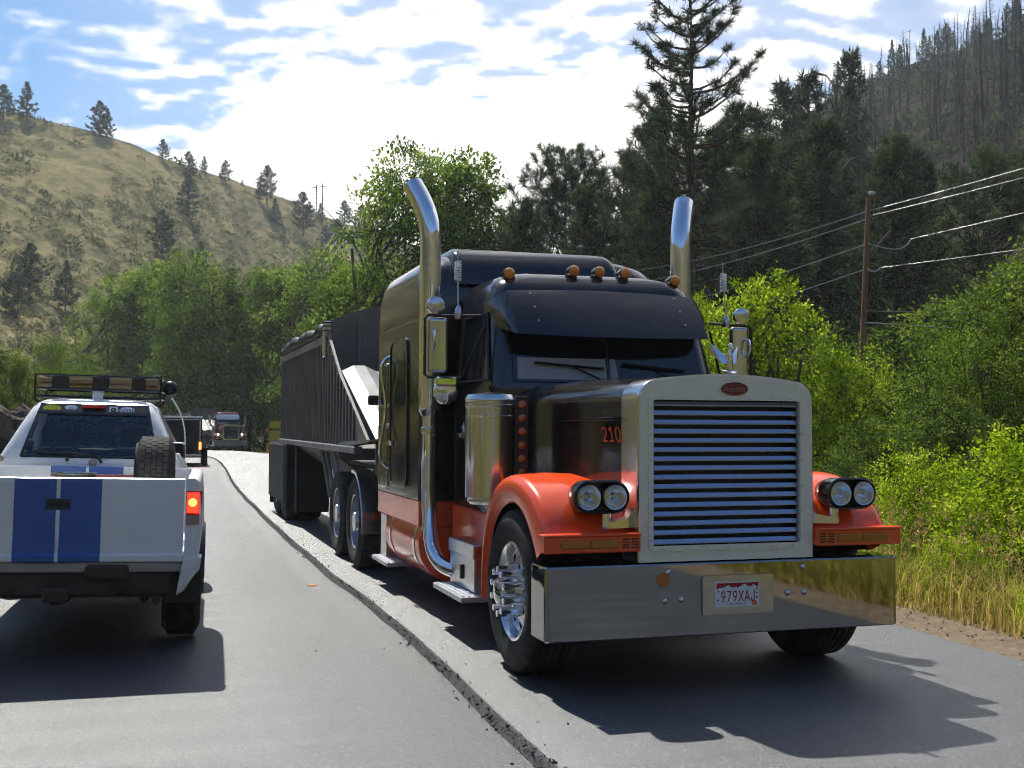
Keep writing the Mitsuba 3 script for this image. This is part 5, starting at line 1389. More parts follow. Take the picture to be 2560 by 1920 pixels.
def broadleaf(seed, H, W, nlobe, leaf, nleaf, pal, base=0.15, multi=1, spread=1.0, lean=0.0, top=0.8, airy=0.5):
    """trunk, limbs to uneven lobes, twigs, and leaves in many small sprays with gaps between"""
    rg = np.random.default_rng(seed)
    wood, V, F, C, nv = [], [], [], [], 0
    lob = []
    for k in range(nlobe):
        h = base + (1 - base) * (k + 0.6) / nlobe
        prof = math.sin(np.pi * min(0.98, (h * 0.85 + 0.12))) ** 0.7
        a = k * 2.4 + rg.random() * 1.2
        r = W / 2 * prof * (0.30 + 0.5 * rg.random()) * spread
        c = np.array([r * math.cos(a) + lean * h, r * math.sin(a), H * min(h, 0.93)])
        s = np.array([1, 1, 1.15]) * W * (0.17 + 0.10 * rg.random()) * (0.75 + 0.45 * prof)
        lob.append((c, s))
    roots = [np.array([rg.normal(0, 0.12 * W * (multi > 1)), rg.normal(0, 0.12 * W * (multi > 1)), -0.4]) for _ in range(multi)]
    for r0 in roots:
        wood.append(limb(r0, [r0[0] * 1.5 + lean * 0.5, r0[1] * 1.5, H * 0.72], 0.022 * H / multi ** 0.4, 0.006 * H, rg, 0.04, 9, 8))
    per = nleaf // nlobe
    for c, s in lob:
        r0 = roots[rg.integers(len(roots))]
        z0 = max(H * base * 0.7, min(c[2] * 0.65, H * 0.6))
        st = np.array([r0[0] * 1.2, r0[1] * 1.2, z0])
        wood.append(limb(st, c, 0.009 * H, 0.003 * H, rg, 0.10, 6, 6))
        ns = max(12, int(per / 52))
        d = sphere_pts(rg, ns)
        rad = (1 - airy * rg.random(ns) ** 1.6)
        sc = c + d * s * rad[:, None] * (0.8 + 0.35 * rg.random((ns, 1)))
        for q in sc[:: max(1, ns // 9)]:
            wood.append(limb(c, q, 0.0025 * H, 0.0008 * H, rg, 0.12, 4, 4))
        m = per // ns
        cl = np.repeat(np.arange(ns), m)
        n = len(cl)
        sr = s.mean() * (0.17 + 0.14 * rg.random(ns))
        off = rg.standard_normal((n, 3)) * sr[cl][:, None] * [1, 1, 0.7] * 0.62
        P = sc[cl] + off
        A = unit(off * 0.6 + d[cl] * sr[cl][:, None] + rg.standard_normal((n, 3)) * sr.mean() * 0.8 + [0, 0, -0.25 * sr.mean()])
        N = unit(rg.standard_normal((n, 3)) * 0.8 + [0, 0, 0.9])
        L = leaf * (0.7 + 0.6 * rg.random(n))
        v, f = rhombs(P, A, N, L, L * 0.62, 0.12)
        tone = 0.5 + 0.30 * rg.standard_normal(ns)
        V.append(v)
        F.append(f + nv)
        nv += len(v)
        C.append(paint(rg, n, pal, 0.14, 4, tone[cl] + 0.16 * rg.standard_normal(n)))
    return cat(*wood), (np.vstack(V), np.vstack(F)), np.vstack(C)


def conifer(seed, H, W, base, nb, tufts, nl, nn, pal, up=0.25, shape=1.0, trunk=0.014, droop=0.0, round_top=0.0, nw=0.022):
    """straight trunk, whorled limbs with side twigs, needles in brush-like tufts"""
    rg = np.random.default_rng(seed)
    wood = [tube([(0, 0, -0.6), (0.02 * H * rg.normal() * .3, 0, H * 0.5), (0, 0, H * 0.99)], [trunk * H, trunk * H * 0.7, 0.02], 8, False)]
    P, A, tone = [], [], []
    for k in range(nb):
        h = base + (1 - base) * ((k + rg.random()) / nb) ** 0.92
        u = (h - base) / (1 - base)
        prof = (1 - u) ** shape * (0.35 + 0.65 * min(1, u * 5 + 0.35)) if round_top == 0 else (1 - u ** 3.0) ** 0.7 * (0.55 + 0.45 * min(1, u * 3 + 0.2))
        L = W / 2 * prof * (0.38 + 0.80 * rg.random()) + 0.02 * H
        a = rg.random() * 2 * np.pi
        di = np.array([math.cos(a), math.sin(a), 0])
        z0 = h * H
        rise = up * (0.4 + u) - droop * (1 - u)
        t = np.linspace(0, 1, 6)[:, None]
        path = np.array([0, 0, z0]) + di * L * t + np.array([0, 0, 1.0]) * L * (rise * t + 0.22 * t ** 2 - 0.10 * np.sin(t * np.pi)) + rg.standard_normal((6, 3)) * 0.02 * L * t
        wood.append(tube(path, np.linspace(0.0042 * H * (0.4 + L / W), 0.0008 * H, 6), 4, False))
        nt = max(2, int(tufts * (L / (W / 2)) + rg.random()))
        tt = rg.random(nt) ** 0.6 * 0.78 + 0.24
        tt[0] = 1.0
        tt = np.clip(tt, 0, 1)
        base_p = np.stack([np.interp(tt, t[:, 0], path[:, j]) for j in range(3)], 1)
        side = np.cross(di, [0, 0, 1.0])
        sgn = rg.choice([-1, 1], nt)
        out = unit(di * 0.6 + side * (sgn * (0.3 + 0.7 * rg.random(nt)))[:, None] + np.array([0, 0, 1.0]) * (0.25 + 0.5 * rg.random(nt))[:, None])
        tl_ = L * (0.10 + 0.24 * rg.random(nt)) * (1 - tt * 0.55)
        tl_[0] = 0.0
        tip = base_p + out * tl_[:, None]
        for b, e in zip(base_p, tip):
            if np.linalg.norm(e - b) > 0.12:
                wood.append(tube([b, e], [0.0012 * H, 0.0007 * H], 3, False))
        P.append(tip)
        A.append(out)
        tone.append(np.full(nt, 0.5 + 0.2 * rg.standard_normal()) + 0.15 * rg.standard_normal(nt))
    P, A, tone = np.vstack(P), np.vstack(A), np.concatenate(tone)
    n = len(P)
    cl = np.repeat(np.arange(n), nn)
    m = len(cl)
    d = unit(rg.standard_normal((m, 3)) + A[cl] * 1.1 + [0, 0, 0.15])
    st = P[cl] + A[cl] * (-(nl * 0.9) * rg.random(m))[:, None]
    v, f = rhombs(st, d, rg.standard_normal((m, 3)), nl * (0.7 + 0.5 * rg.random(m)), nw * (0.8 + 0.5 * rg.random(m)))
    return cat(*wood), (v, f), paint(rg, m, pal, 0.15, 4, tone[cl])


def snag(seed, H, nb, top=1.0):
    """a burned trunk with broken stubs and thin bare branches"""
    rg = np.random.default_rng(seed)
    w = [tube([(0, 0, -1.0), (rg.normal() * 0.12, rg.normal() * 0.12, H * 0.5), (rg.normal() * 0.25, rg.normal() * 0.25, H)], [0.016 * H, 0.011 * H, 0.0035 * H], 6, False)]
    for k in range(nb):
        h = (0.25 + 0.73 * rg.random())
        L = H * (0.035 + 0.10 * (1 - h) * rg.random() + 0.03 * rg.random())
        a = rg.random() * 2 * np.pi
        p = np.array([0, 0, h * H])
        e = p + np.array([math.cos(a), math.sin(a), rg.normal(0.1, 0.35)]) * L
        w.append(tube([p, (p + e) / 2 + [0, 0, 0.1 * L], e], [0.0035 * H, 0.0024 * H, 0.0010 * H], 3, False))
    return cat(*w)


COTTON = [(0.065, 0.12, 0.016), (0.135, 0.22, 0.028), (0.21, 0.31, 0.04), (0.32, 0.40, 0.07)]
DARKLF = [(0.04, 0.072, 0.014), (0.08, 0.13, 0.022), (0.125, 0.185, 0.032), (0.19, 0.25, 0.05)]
WILLOW = [(0.12, 0.20, 0.010), (0.25, 0.37, 0.014), (0.39, 0.52, 0.02), (0.55, 0.62, 0.06)]
PINE = [(0.036, 0.056, 0.026), (0.065, 0.095, 0.042), (0.10, 0.14, 0.06), (0.15, 0.19, 0.08)]
GREYPINE = [(0.034, 0.050, 0.030), (0.06, 0.082, 0.045), (0.09, 0.118, 0.062), (0.125, 0.15, 0.08)]
DRY = [(0.16, 0.085, 0.025), (0.24, 0.15, 0.05), (0.30, 0.20, 0.08), (0.36, 0.27, 0.12)]
KINDS = {}


def kind(name, built, leafkey, barkkey='bark', parts=('trunk', 'crown')):
    w, lf, c = built
    g = {'type': 'shapegroup', parts[0]: mikit.ply(w, barkkey, smooth=True)}
    if lf is not None:
        g[parts[1]] = mikit.ply(lf, leafkey, color=c)
    scene[name] = g
    b = np.vstack([np.asarray(w.vertices)] + ([lf[0]] if lf is not None else []))
    KINDS[name] = float(b[:, 2].max())


kind('kind_cottonwood', broadleaf(1, 18, 9.5, 18, 0.27, 30000, COTTON, 0.22, 1, 1.0), 'leaf')
kind('kind_cottonwood_b', broadleaf(2, 18, 11, 18, 0.27, 30000, COTTON, 0.12, 2, 1.1), 'leaf')
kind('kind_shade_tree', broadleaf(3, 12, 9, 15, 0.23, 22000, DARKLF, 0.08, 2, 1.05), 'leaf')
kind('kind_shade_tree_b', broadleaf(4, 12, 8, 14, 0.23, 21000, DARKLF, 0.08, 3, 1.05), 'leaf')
kind('kind_willow', broadleaf(5, 5.5, 4.6, 17, 0.10, 24000, WILLOW, 0.04, 5, 1.15), 'leaf', parts=('stem', 'crown'))
kind('kind_willow_b', broadleaf(6, 5.0, 5.2, 16, 0.10, 22000, WILLOW, 0.03, 6, 1.2), 'leaf', parts=('stem', 'crown'))
kind('kind_near_willow', broadleaf(16, 2.6, 3.0, 18, 0.065, 26000, WILLOW, 0.03, 7, 1.15), 'leaf', parts=('stem', 'crown'))
kind('kind_green_bush', broadleaf(7, 6, 5.4, 16, 0.095, 26000, [(0.05, 0.092, 0.012), (0.10, 0.165, 0.018), (0.165, 0.24, 0.028), (0.25, 0.32, 0.05)], 0.04, 4, 1.15), 'leaf', parts=('stem', 'crown'))
kind('kind_dark_bush', broadleaf(8, 4, 3.6, 13, 0.085, 17000, DARKLF, 0.02, 5, 1.2), 'leaf', parts=('stem', 'crown'))
kind('kind_dry_bush', broadleaf(9, 5, 4.2, 9, 0.12, 6500, DRY, 0.1, 3, 1.1), 'leaf', parts=('stem', 'crown'))
kind('kind_tall_pine', conifer(11, 27, 8.6, 0.14, 140, 12, 0.46, 32, GREYPINE, 0.32, 0.40, 0.0105, 0.12, nw=0.042), 'needle')
kind('kind_round_pine', conifer(12, 18, 9.5, 0.12, 200, 11, 0.50, 24, PINE, 0.45, 0.6, 0.014, 0.0, 1.0, nw=0.055), 'needle')
kind('kind_dense_pine', conifer(13, 18, 8.2, 0.05, 260, 10, 0.52, 19, PINE, 0.2, 0.8, 0.013, 0.1, nw=0.062), 'needle')
kind('kind_spire_pine', conifer(14, 16, 5.4, 0.06, 210, 8, 0.46, 17, PINE, 0.1, 0.95, 0.012, 0.2, nw=0.06), 'needle')
kind('kind_hill_pine', conifer(15, 10, 6.4, 0.14, 95, 9, 0.5, 16, GREYPINE, 0.15, 0.75, 0.018, 0.1, nw=0.11), 'needle')
kind('kind_hill_pine_b', conifer(17, 10, 5.0, 0.10, 95, 8, 0.46, 15, GREYPINE, 0.1, 0.95, 0.016, 0.15, nw=0.11), 'needle')
for q, (s_, h_, n_) in enumerate(((21, 12, 20), (22, 12, 30), (23, 12, 13), (24, 12, 40))):
    kind(f'kind_snag_{"abcd"[q]}', (snag(s_, h_, n_), None, None), None, 'burnt_bark')


def plant(name, k, x, y, H, label, group=None, category=None, z=None, yaw=None, wide=1.0, lean=0.0):
    key = name
    n = 0
    while key in scene or key in labels:
        n += 1
        key = f'{name}_{n:03d}'
    s = H / KINDS[k]
    yaw = rng.random() * 6.28 if yaw is None else yaw
    z = float(ground_z(x, y)) - 0.1 if z is None else z
    M = frame(x, y, z, yaw, lean) @ np.diag([s * wide, s * wide, s, 1.0])
    scene[key] = {'type': 'instance', 'to_world': T(M), 'group': {'type': 'ref', 'id': k}}
    say(key, label, category or {'pine_tree': 'pine tree', 'tree': 'tree', 'bush': 'bush', 'dead_tree': 'dead tree'}.get(name, name.replace('_', ' ')), group)
    return key


# pines on the skyline and slope of the left hill (x, y, z, height)
RIDGE = 'pines along the left skyline'
for x, y, z, H, k, lb in (
        (-108.4, 301.6, 76.8, 10.2, 'kind_hill_pine', 'dark full pine alone against blue sky on the left hilltop'),
        (-107.0, 303.0, 76.8, 8.6, 'kind_hill_pine_b', 'slimmer pine touching the dark full pine on the left hilltop'),
        (-125.4, 296.2, 79.2, 11.2, 'kind_hill_pine_b', 'tall pine near the left picture edge on the hilltop'),
        (-129.0, 291.0, 78.6, 9.6, 'kind_hill_pine', 'dark pine cut by the left picture edge on the hilltop'),
        (-97.6, 320.9, 75.5, 6.2, 'kind_hill_pine', 'small pine standing alone on the middle of the left ridge'),
        (-90.7, 321.9, 70.6, 8.0, 'kind_hill_pine', 'pine just below the ridge line beside two small skyline pines'),
        (-90.6, 337.9, 74.8, 6.0, 'kind_hill_pine_b', 'thin small pine right of the pine below the ridge line'),
        (-85.9, 344.6, 74.0, 7.2, 'kind_hill_pine', 'bushy pine on the bare part of the left ridge'),
        (-82.6, 351.6, 74.4, 2.4, 'kind_hill_pine_b', 'tiny young pine on the left ridge'),
        (-74.6, 349.8, 69.4, 11.6, 'kind_hill_pine', 'large spreading pine lower on the left ridge'),
        (-76.4, 347.0, 69.0, 6.4, 'kind_hill_pine_b', 'small pine at the left foot of the large spreading pine'),
        (-69.6, 338.0, 60.8, 7.8, 'kind_hill_pine_b', 'dark pine on the slope below the large spreading pine'),
        (-62.9, 345.7, 59.2, 13.0, 'kind_hill_pine', 'tall pine standing low on the right end of the left hill'),
        (-61.2, 367.3, 66.0, 6.8, 'kind_hill_pine_b', 'small pine beside the power poles on the ridge'),
        (-57.1, 391.2, 69.0, 9.4, 'kind_hill_pine', 'pine on the skyline right of the power poles'),
        (-52.4, 396.5, 66.0, 11.4, 'kind_hill_pine', 'broad dark pine at the right end of the left skyline'),
        (-50.0, 398.0, 66.0, 9.4, 'kind_hill_pine_b', 'pointed pine leaning against the broad dark pine'),
        (-46.4, 412.6, 66.6, 10.6, 'kind_hill_pine_b', 'last pine of the left skyline before the big cottonwood'),
        (-79.6, 282.4, 51.6, 12.6, 'kind_hill_pine_b', 'dusky pine halfway down the left hill'),
        (-72.6, 238.9, 35.2, 11.6, 'kind_hill_pine', 'dark pine above the green cottonwoods on the left slope'),
        (-67.4, 250.0, 32.8, 9.0, 'kind_hill_pine_b', 'narrow pine above the green cottonwoods on the left slope'),
        (-75.3, 180.3, 21.0, 9.4, 'kind_hill_pine', 'dark tree in the lower left gully of the hill'),
        (-70.8, 183.2, 20.0, 8.2, 'kind_hill_pine_b', 'dark tree right of the gully tree on the lower left hill'),
        (-69.0, 160.0, 15.6, 7.6, 'kind_hill_pine', 'dark tree low on the left hill at the picture edge'),
        (-55.9, 345.1, 53.0, 9.0, 'kind_hill_pine', 'dark pine below the power poles'),
        (-53.2, 350.7, 54.0, 11.0, 'kind_hill_pine', 'dark rounded pine beside the bright power wires')):
    plant('pine_tree', k, x, y, H, lb, RIDGE, z=z - 0.5, wide=1.15)

# broadleaf trees beyond the bend and beside the road on the left: x, y, height, kind, width
LG = 'green trees beyond the bend of the road'
for x, y, H, k, w, lb in (
        (-42.7, 124.0, 19.1, 'kind_cottonwood_b', 0.9, 'leafy tree at the left end of the trees beyond the bend'),
        (-38.2, 123.0, 20.8, 'kind_cottonwood', 0.95, 'tall green tree beyond the bend above the roof rack'),
        (-31.4, 113.0, 20.4, 'kind_cottonwood_b', 0.9, 'rounded green tree beyond the bend right of the roof rack'),
        (-26.0, 107.0, 17.9, 'kind_shade_tree', 1.0, 'dark green tree beyond the bend above the cargo trailer'),
        (-21.2, 104.0, 18.0, 'kind_cottonwood', 0.95, 'tall tree beyond the bend above the distant truck'),
        (-16.4, 99.0, 18.6, 'kind_cottonwood_b', 0.95, 'tall tree behind the yellow signboard'),
        (-12.0, 92.0, 16.4, 'kind_cottonwood', 0.9, 'tall tree rising behind the dump trailer'),
        (-9.6, 84.0, 14.0, 'kind_cottonwood_b', 0.9, 'green tree left of the big cottonwood'),
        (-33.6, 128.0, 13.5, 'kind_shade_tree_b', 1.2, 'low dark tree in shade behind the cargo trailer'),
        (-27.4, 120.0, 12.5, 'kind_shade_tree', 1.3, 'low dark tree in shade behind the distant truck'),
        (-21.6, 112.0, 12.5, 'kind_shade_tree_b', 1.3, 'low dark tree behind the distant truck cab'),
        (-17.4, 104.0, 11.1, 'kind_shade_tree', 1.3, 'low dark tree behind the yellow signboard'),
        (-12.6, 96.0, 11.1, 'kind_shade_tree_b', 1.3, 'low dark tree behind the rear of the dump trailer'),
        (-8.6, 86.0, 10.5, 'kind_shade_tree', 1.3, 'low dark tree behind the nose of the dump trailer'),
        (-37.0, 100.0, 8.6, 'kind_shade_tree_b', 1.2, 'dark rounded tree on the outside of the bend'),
        (-31.5, 86.0, 5.6, 'kind_green_bush', 1.1, 'green bush on the left verge ahead of the cargo trailer'),
        (-29.0, 78.0, 6.0, 'kind_green_bush', 1.0, 'bright green bush above the right end of the roof rack'),
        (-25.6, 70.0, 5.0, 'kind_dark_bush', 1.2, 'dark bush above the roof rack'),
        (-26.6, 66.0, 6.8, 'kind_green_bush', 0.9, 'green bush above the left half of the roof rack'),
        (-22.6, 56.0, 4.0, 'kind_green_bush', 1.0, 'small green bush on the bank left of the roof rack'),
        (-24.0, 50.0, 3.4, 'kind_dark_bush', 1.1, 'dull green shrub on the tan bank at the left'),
        (-11.2, 88.0, 5.6, 'kind_dry_bush', 1.0, 'rust coloured dry bush among the green trees')):
    plant('tree' if H > 7 else 'bush', k, x, y, H, lb, LG, wide=w)
for x, y, H, k, w, lb in (
        (-9.9, 66.0, 11.0, 'kind_cottonwood', 0.95, 'left crown of the big cottonwood behind the exhaust stack'),
        (-6.2, 67.0, 19.4, 'kind_cottonwood_b', 0.78, 'tallest cottonwood crown left of the sleeper roof'),
        (-3.0, 70.0, 20.2, 'kind_cottonwood', 0.80, 'big cottonwood crown above the sleeper roof'),
        (-1.0, 76.0, 15.6, 'kind_cottonwood_b', 0.8, 'lower cottonwood crown at the right of the big cottonwood'),
        (-5.0, 62.0, 9.4, 'kind_shade_tree', 1.2, 'shaded tree low behind the sleeper box')):
    plant('tree', k, x, y, H, lb, 'cottonwoods behind the big truck', wide=w)

# conifers and trees on the right
RG = 'conifers behind the big truck'
for x, y, H, k, w, lb in (
        (8.9, 57.5, 26.6, 'kind_tall_pine', 1.0, 'tallest open pine reaching the top of the picture'),
        (3.3, 72.0, 20.8, 'kind_round_pine', 0.78, 'round topped dark pine right of the cottonwoods'),
        (1.2, 66.0, 15.6, 'kind_round_pine', 0.62, 'smaller round pine at the left foot of the round topped pine'),
        (6.3, 85.0, 22.4, 'kind_dense_pine', 0.95, 'dark dense pine right of the round topped pine'),
        (8.0, 79.0, 22.0, 'kind_dense_pine', 0.9, 'dark dense pine above the middle roof lights'),
        (9.2, 75.0, 24.2, 'kind_dense_pine', 0.95, 'dark dense pine left of the tallest pine'),
        (9.8, 70.0, 22.6, 'kind_round_pine', 0.7, 'dark round pine just behind the tallest pine'),
        (15.4, 80.0, 26.4, 'kind_dense_pine', 0.85, 'dark dense pine right of the tallest pine'),
        (19.2, 90.0, 29.0, 'kind_spire_pine', 1.1, 'tall dark conifer right of the tallest pine'),
        (22.4, 95.0, 32.4, 'kind_spire_pine', 0.95, 'pointed spire conifer left of the dead drooping tree'),
        (25.2, 98.0, 34.4, 'kind_spire_pine', 0.9, 'second pointed spire conifer beside the dead drooping tree'),
        (31.6, 108.0, 39.4, 'kind_spire_pine', 0.8, 'tall thin conifer right of the dead drooping tree'),
        (24.4, 70.0, 20.6, 'kind_dense_pine', 1.0, 'broad green conifer below the burned ridge'),
        (24.6, 60.0, 18.4, 'kind_round_pine', 0.8, 'round green pine behind the utility pole'),
        (17.6, 72.0, 21.8, 'kind_dense_pine', 1.0, 'dark conifer right behind the right exhaust stack'),
        (11.6, 66.0, 20.6, 'kind_dense_pine', 1.0, 'dark conifer left behind the right exhaust stack'),
        (13.0, 61.0, 18.8, 'kind_dense_pine', 1.05, 'dark conifer above the bright willow'),
        (17.2, 64.0, 20.4, 'kind_spire_pine', 1.5, 'dark conifer left of the utility pole'),
        (19.2, 58.0, 18.0, 'kind_dense_pine', 1.0, 'dark conifer just left of the utility pole'),
        (0.6, 60.0, 15.0, 'kind_dense_pine', 0.9, 'low dark pine above the left roof lights'),
        (3.8, 61.0, 15.8, 'kind_dense_pine', 1.0, 'low dark pine above the middle of the cab roof'),
        (7.2, 58.0, 15.4, 'kind_dense_pine', 1.05, 'low dark pine above the right roof light'),
        (29.0, 62.0, 14.8, 'kind_dense_pine', 1.05, 'low dark conifer right of the utility pole')):
    plant('pine_tree', k, x, y, H, lb, RG, wide=w)
WG = 'willows and bushes on the right verge'
for x, y, H, k, w, lb in (
        (6.2, 28.0, 6.7, 'kind_willow', 0.86, 'bright yellow green willow behind the right mirror'),
        (5.0, 30.0, 6.3, 'kind_willow_b', 0.55, 'bright willow just right of the truck cab'),
        (8.1, 28.0, 4.9, 'kind_willow_b', 0.72, 'bright willow left of the utility pole'),
        (10.4, 24.0, 6.2, 'kind_green_bush', 1.05, 'large green tree at the right picture edge'),
        (9.0, 22.5, 4.6, 'kind_green_bush', 0.85, 'green bush below the large tree at the right edge'),
        (12.6, 26.5, 7.6, 'kind_green_bush', 1.0, 'tallest green tree cut by the right picture edge'),
        (6.3, 20.0, 2.9, 'kind_dark_bush', 1.0, 'dark green bush right of the grille'),
        (7.7, 20.5, 3.4, 'kind_dark_bush', 1.0, 'dark green bush between grille and bright willow bush'),
        (5.0, 17.6, 2.2, 'kind_dark_bush', 0.9, 'low shaded bush beside the right headlight'),
        (6.8, 16.4, 2.3, 'kind_dark_bush', 1.0, 'low green bush behind the tan grass'),
        (5.9, 12.7, 2.6, 'kind_near_willow', 0.95, 'nearest bright yellow green willow bush at right'),
        (5.1, 14.6, 2.1, 'kind_near_willow', 0.85, 'smaller bright willow bush left of the nearest one'),
        (7.2, 12.6, 3.3, 'kind_near_willow', 1.0, 'bright willow bush cut by the right picture edge'),
        (6.4, 8.2, 2.0, 'kind_near_willow', 0.9, 'willow bush outside the right picture edge'),
        (8.0, 2.0, 3.0, 'kind_willow', 1.1, 'willow beside the verge behind the viewpoint'),
        (9.5, -6.0, 4.4, 'kind_willow_b', 1.2, 'second willow behind the viewpoint'),
        (12.0, 34.0, 6.4, 'kind_dark_bush', 1.3, 'dark tree mass behind the utility pole'),
        (9.6, 36.0, 6.0, 'kind_dark_bush', 1.2, 'dark tree mass left of the utility pole'),
        (15.0, 38.0, 7.2, 'kind_shade_tree', 0.9, 'dark tree mass right of the utility pole'),
        (4.6, 38.0, 5.0, 'kind_dark_bush', 1.3, 'dark bush behind the bright willows'),
        (1.0, 44.0, 6.4, 'kind_shade_tree_b', 0.9, 'dark tree hidden behind the truck cab'),
        (18.5, 33.0, 8.4, 'kind_shade_tree_b', 0.9, 'dark leafy tree behind the trees at the right edge')):
    plant('tree' if H > 5.9 else 'bush', k, x, y, H, lb, WG, wide=w)

# the dead drooping tree
rg = np.random.default_rng(77)
dw = [tube(smoothpath([(0, 0, -0.5), (0.2, 0, 6), (0.0, 0, 12), (0.5, 0, 17), (1.0, 0, 19.6)], 14), np.linspace(0.22, 0.05, 14), 7, False)]
for k in range(34):
    h = 5 + 14.4 * rg.random()
    a = rg.normal(0.2, 1.3)
    L = 2.0 + 3.0 * rg.random()
    d = np.array([math.cos(a), math.sin(a) * 0.8, 0])
    p0 = np.array([0.4 * h / 19, 0, h])
    pts = smoothpath([p0, p0 + d * L * 0.4 + [0, 0, L * 0.42], p0 + d * L * 0.8 + [0, 0, L * 0.25], p0 + d * L * 1.05 + [0, 0, -L * 0.45]], 10)
    dw.append(tube(pts, np.linspace(0.05, 0.012, 10), 4, False))
    for q in range(4):
        i = rg.integers(3, 9)
        dw.append(tube([pts[i], pts[i] + [rg.normal(0, .3), rg.normal(0, .3), -0.5 - 0.5 * rg.random()]], [0.014, 0.006], 3, False))
put('dead_tree', cat(*dw), 'grey_wood', True, frame(21.0, 76.0, -1.5, 0) @ np.diag([1, 1, 1.32, 1]), 'bare dead tree with drooping branches among the right conifers', 'dead tree')
bb = [tube(smoothpath([(0, 0, 0), (-0.6, 0, 1.6), (-1.5, 0, 2.8), (-2.6, 0, 4.0)], 10), np.linspace(0.07, 0.015, 10), 5, False), tube([(-1.5, 0, 2.8), (-2.5, 0.1, 3.0)], [0.03, 0.01], 4, False), tube([(-1.0, 0, 2.2), (-2.0, 0.1, 2.1)], [0.03, 0.01], 4, False)]
put('tree_004__bare_branch' if 'tree_004' in scene else 'bare_branch', cat(*bb), 'grey_wood', True, frame(-8.4, 66.0, 10.2, 0), None if 'tree_004' in scene else 'bare dead branch')

# burned snags and surviving pines on the right hill
SG = 'burned snags on the right hillside'
cnt = 0
srg = np.random.default_rng(5)
tries = 0
while cnt < 290 and tries < 5000:
    tries += 1
    on_meadow = srg.random() < 0.22
    Ph = HM if on_meadow else HR
    a, b = (0.12 + 0.8 * srg.random(), 0.02 + 0.5 * srg.random()) if on_meadow else (0.40 + 0.5 * srg.random(), (srg.random() ** 1.4) * 0.62 - 0.0)
    p = hill_at(Ph, a, b)
    u = p[0] / max(p[1], 1)
    if p[1] < 40 or u < 0.20 or u > 0.50:
        continue
    H = (5.5 + 6.5 * srg.random() ** 1.4) * (0.85 if on_meadow else 1.1) * (1 + 0.7 * np.clip((u - 0.38) / 0.08, 0, 1))
    M = frame(p[0], p[1], p[2] - 0.3, srg.random() * 6.28, srg.normal(0, 0.025))
    s_ = H / 12
    key = 'burned_snag' if cnt == 0 else f'burned_snag_{cnt:03d}'
    scene[key] = {'type': 'instance', 'to_world': T(M @ np.diag([s_ * 1.15, s_ * 1.15, s_, 1])), 'group': {'type': 'ref', 'id': 'kind_snag_' + 'abcd'[srg.integers(4)]}}
    say(key, 'thin blackened dead tree trunk on the burned right hillside', 'dead tree', SG)
    cnt += 1
BG = 'surviving pines on the burned right hillside'
for k in range(110):
    a, b = 0.45 + 0.42 * srg.random(), srg.random() ** 1.7 * 0.5
    if k < 22:
        a, b = 0.50 + 0.36 * k / 22 + 0.012 * srg.random(), 0.0
    p = hill_at(HR, a, b)
    if p[0] / p[1] > 0.48 or p[0] / p[1] < 0.16:
        continue
    plant('hillside_pine', ('kind_hill_pine', 'kind_hill_pine_b')[srg.integers(2)], p[0], p[1], 6.5 + 5 * srg.random(), 'dark green surviving pine among the blackened trunks of the burned hillside', BG, 'pine tree', z=p[2] - 0.4, wide=0.62 + 0.2 * srg.random())

for k, (a, b, H, kd, lb) in enumerate(((0.33, 0.93, 10, 'kind_dense_pine', 'dark conifer at the foot of the meadow slope'), (0.40, 0.9, 12, 'kind_spire_pine', 'slim conifer at the foot of the meadow slope'), (0.46, 0.86, 11, 'kind_dense_pine', 'conifer on the lower meadow slope above the wires'),
                                  (0.52, 0.88, 9, 'kind_shade_tree', 'leafy tree at the foot of the meadow slope behind the wires'), (0.58, 0.84, 10, 'kind_dense_pine', 'conifer on the meadow slope near the right edge'), (0.5, 0.72, 9, 'kind_spire_pine', 'slim conifer higher on the meadow slope'),
                                  (0.62, 0.90, 10, 'kind_shade_tree_b', 'leafy tree at the right edge below the meadow slope'))):
    p = hill_at(HM, a, b)
    plant('pine_tree' if 'pine' in kd else 'tree', kd, p[0], p[1], H, lb, 'trees at the foot of the meadow slope', z=p[2] - 0.3)
# past those, the many more distant burned trunks read as one stand
st = []
base_sn = [snag(60 + q, 12, 16) for q in range(4)]
for k in range(900):
    mead = srg.random() < 0.3
    p = hill_at(HM if mead else HR, (0.12 + 0.8 * srg.random()) if mead else (0.36 + 0.55 * srg.random()), (0.03 + 0.7 * srg.random()) if mead else srg.random() ** 1.2 * 0.7)
    if p[1] < 60 or not 0.17 < p[0] / p[1] < 0.5:
        continue
    s_ = (0.4 + 0.65 * srg.random()) * (0.75 if mead else 1.0)
    a = srg.random() * 6.28
    st.append(move(base_sn[k % 4], p - [0, 0, 0.3], rot([0, 0, 1], a) @ rot([1, 0, 0], srg.normal(0, 0.03)) * s_))
put('burned_forest', cat(*st), 'burnt_bark', True, None, 'distant stand of blackened trunks covering the burned right hillside', None, None, 'stuff')


def brush(Ph, n, a0, a1, b1, sz, pal, seed, m=26):
    g = np.random.default_rng(seed)
    Pn = np.array([hill_at(Ph, a0 + (a1 - a0) * g.random(), g.random() ** 0.9 * b1) for _ in range(n)])
    s = sz * (0.5 + 0.9 * g.random(n))
    cl = np.repeat(np.arange(n), m)
    d = sphere_pts(g, n * m)
    d[:, 2] = np.abs(d[:, 2])
    P = Pn[cl] + d * s[cl][:, None] * [1, 1, 0.9] * (0.4 + 0.6 * g.random((n * m, 1)))
    v, f = rhombs(P, d + 0.5 * g.standard_normal(d.shape), g.standard_normal(d.shape), s[cl] * 0.5, s[cl] * 0.32)
    return (v, f), paint(g, n * m, pal, 0.15, 4, np.clip(0.5 + 0.25 * g.standard_normal(n), 0, 1)[cl])


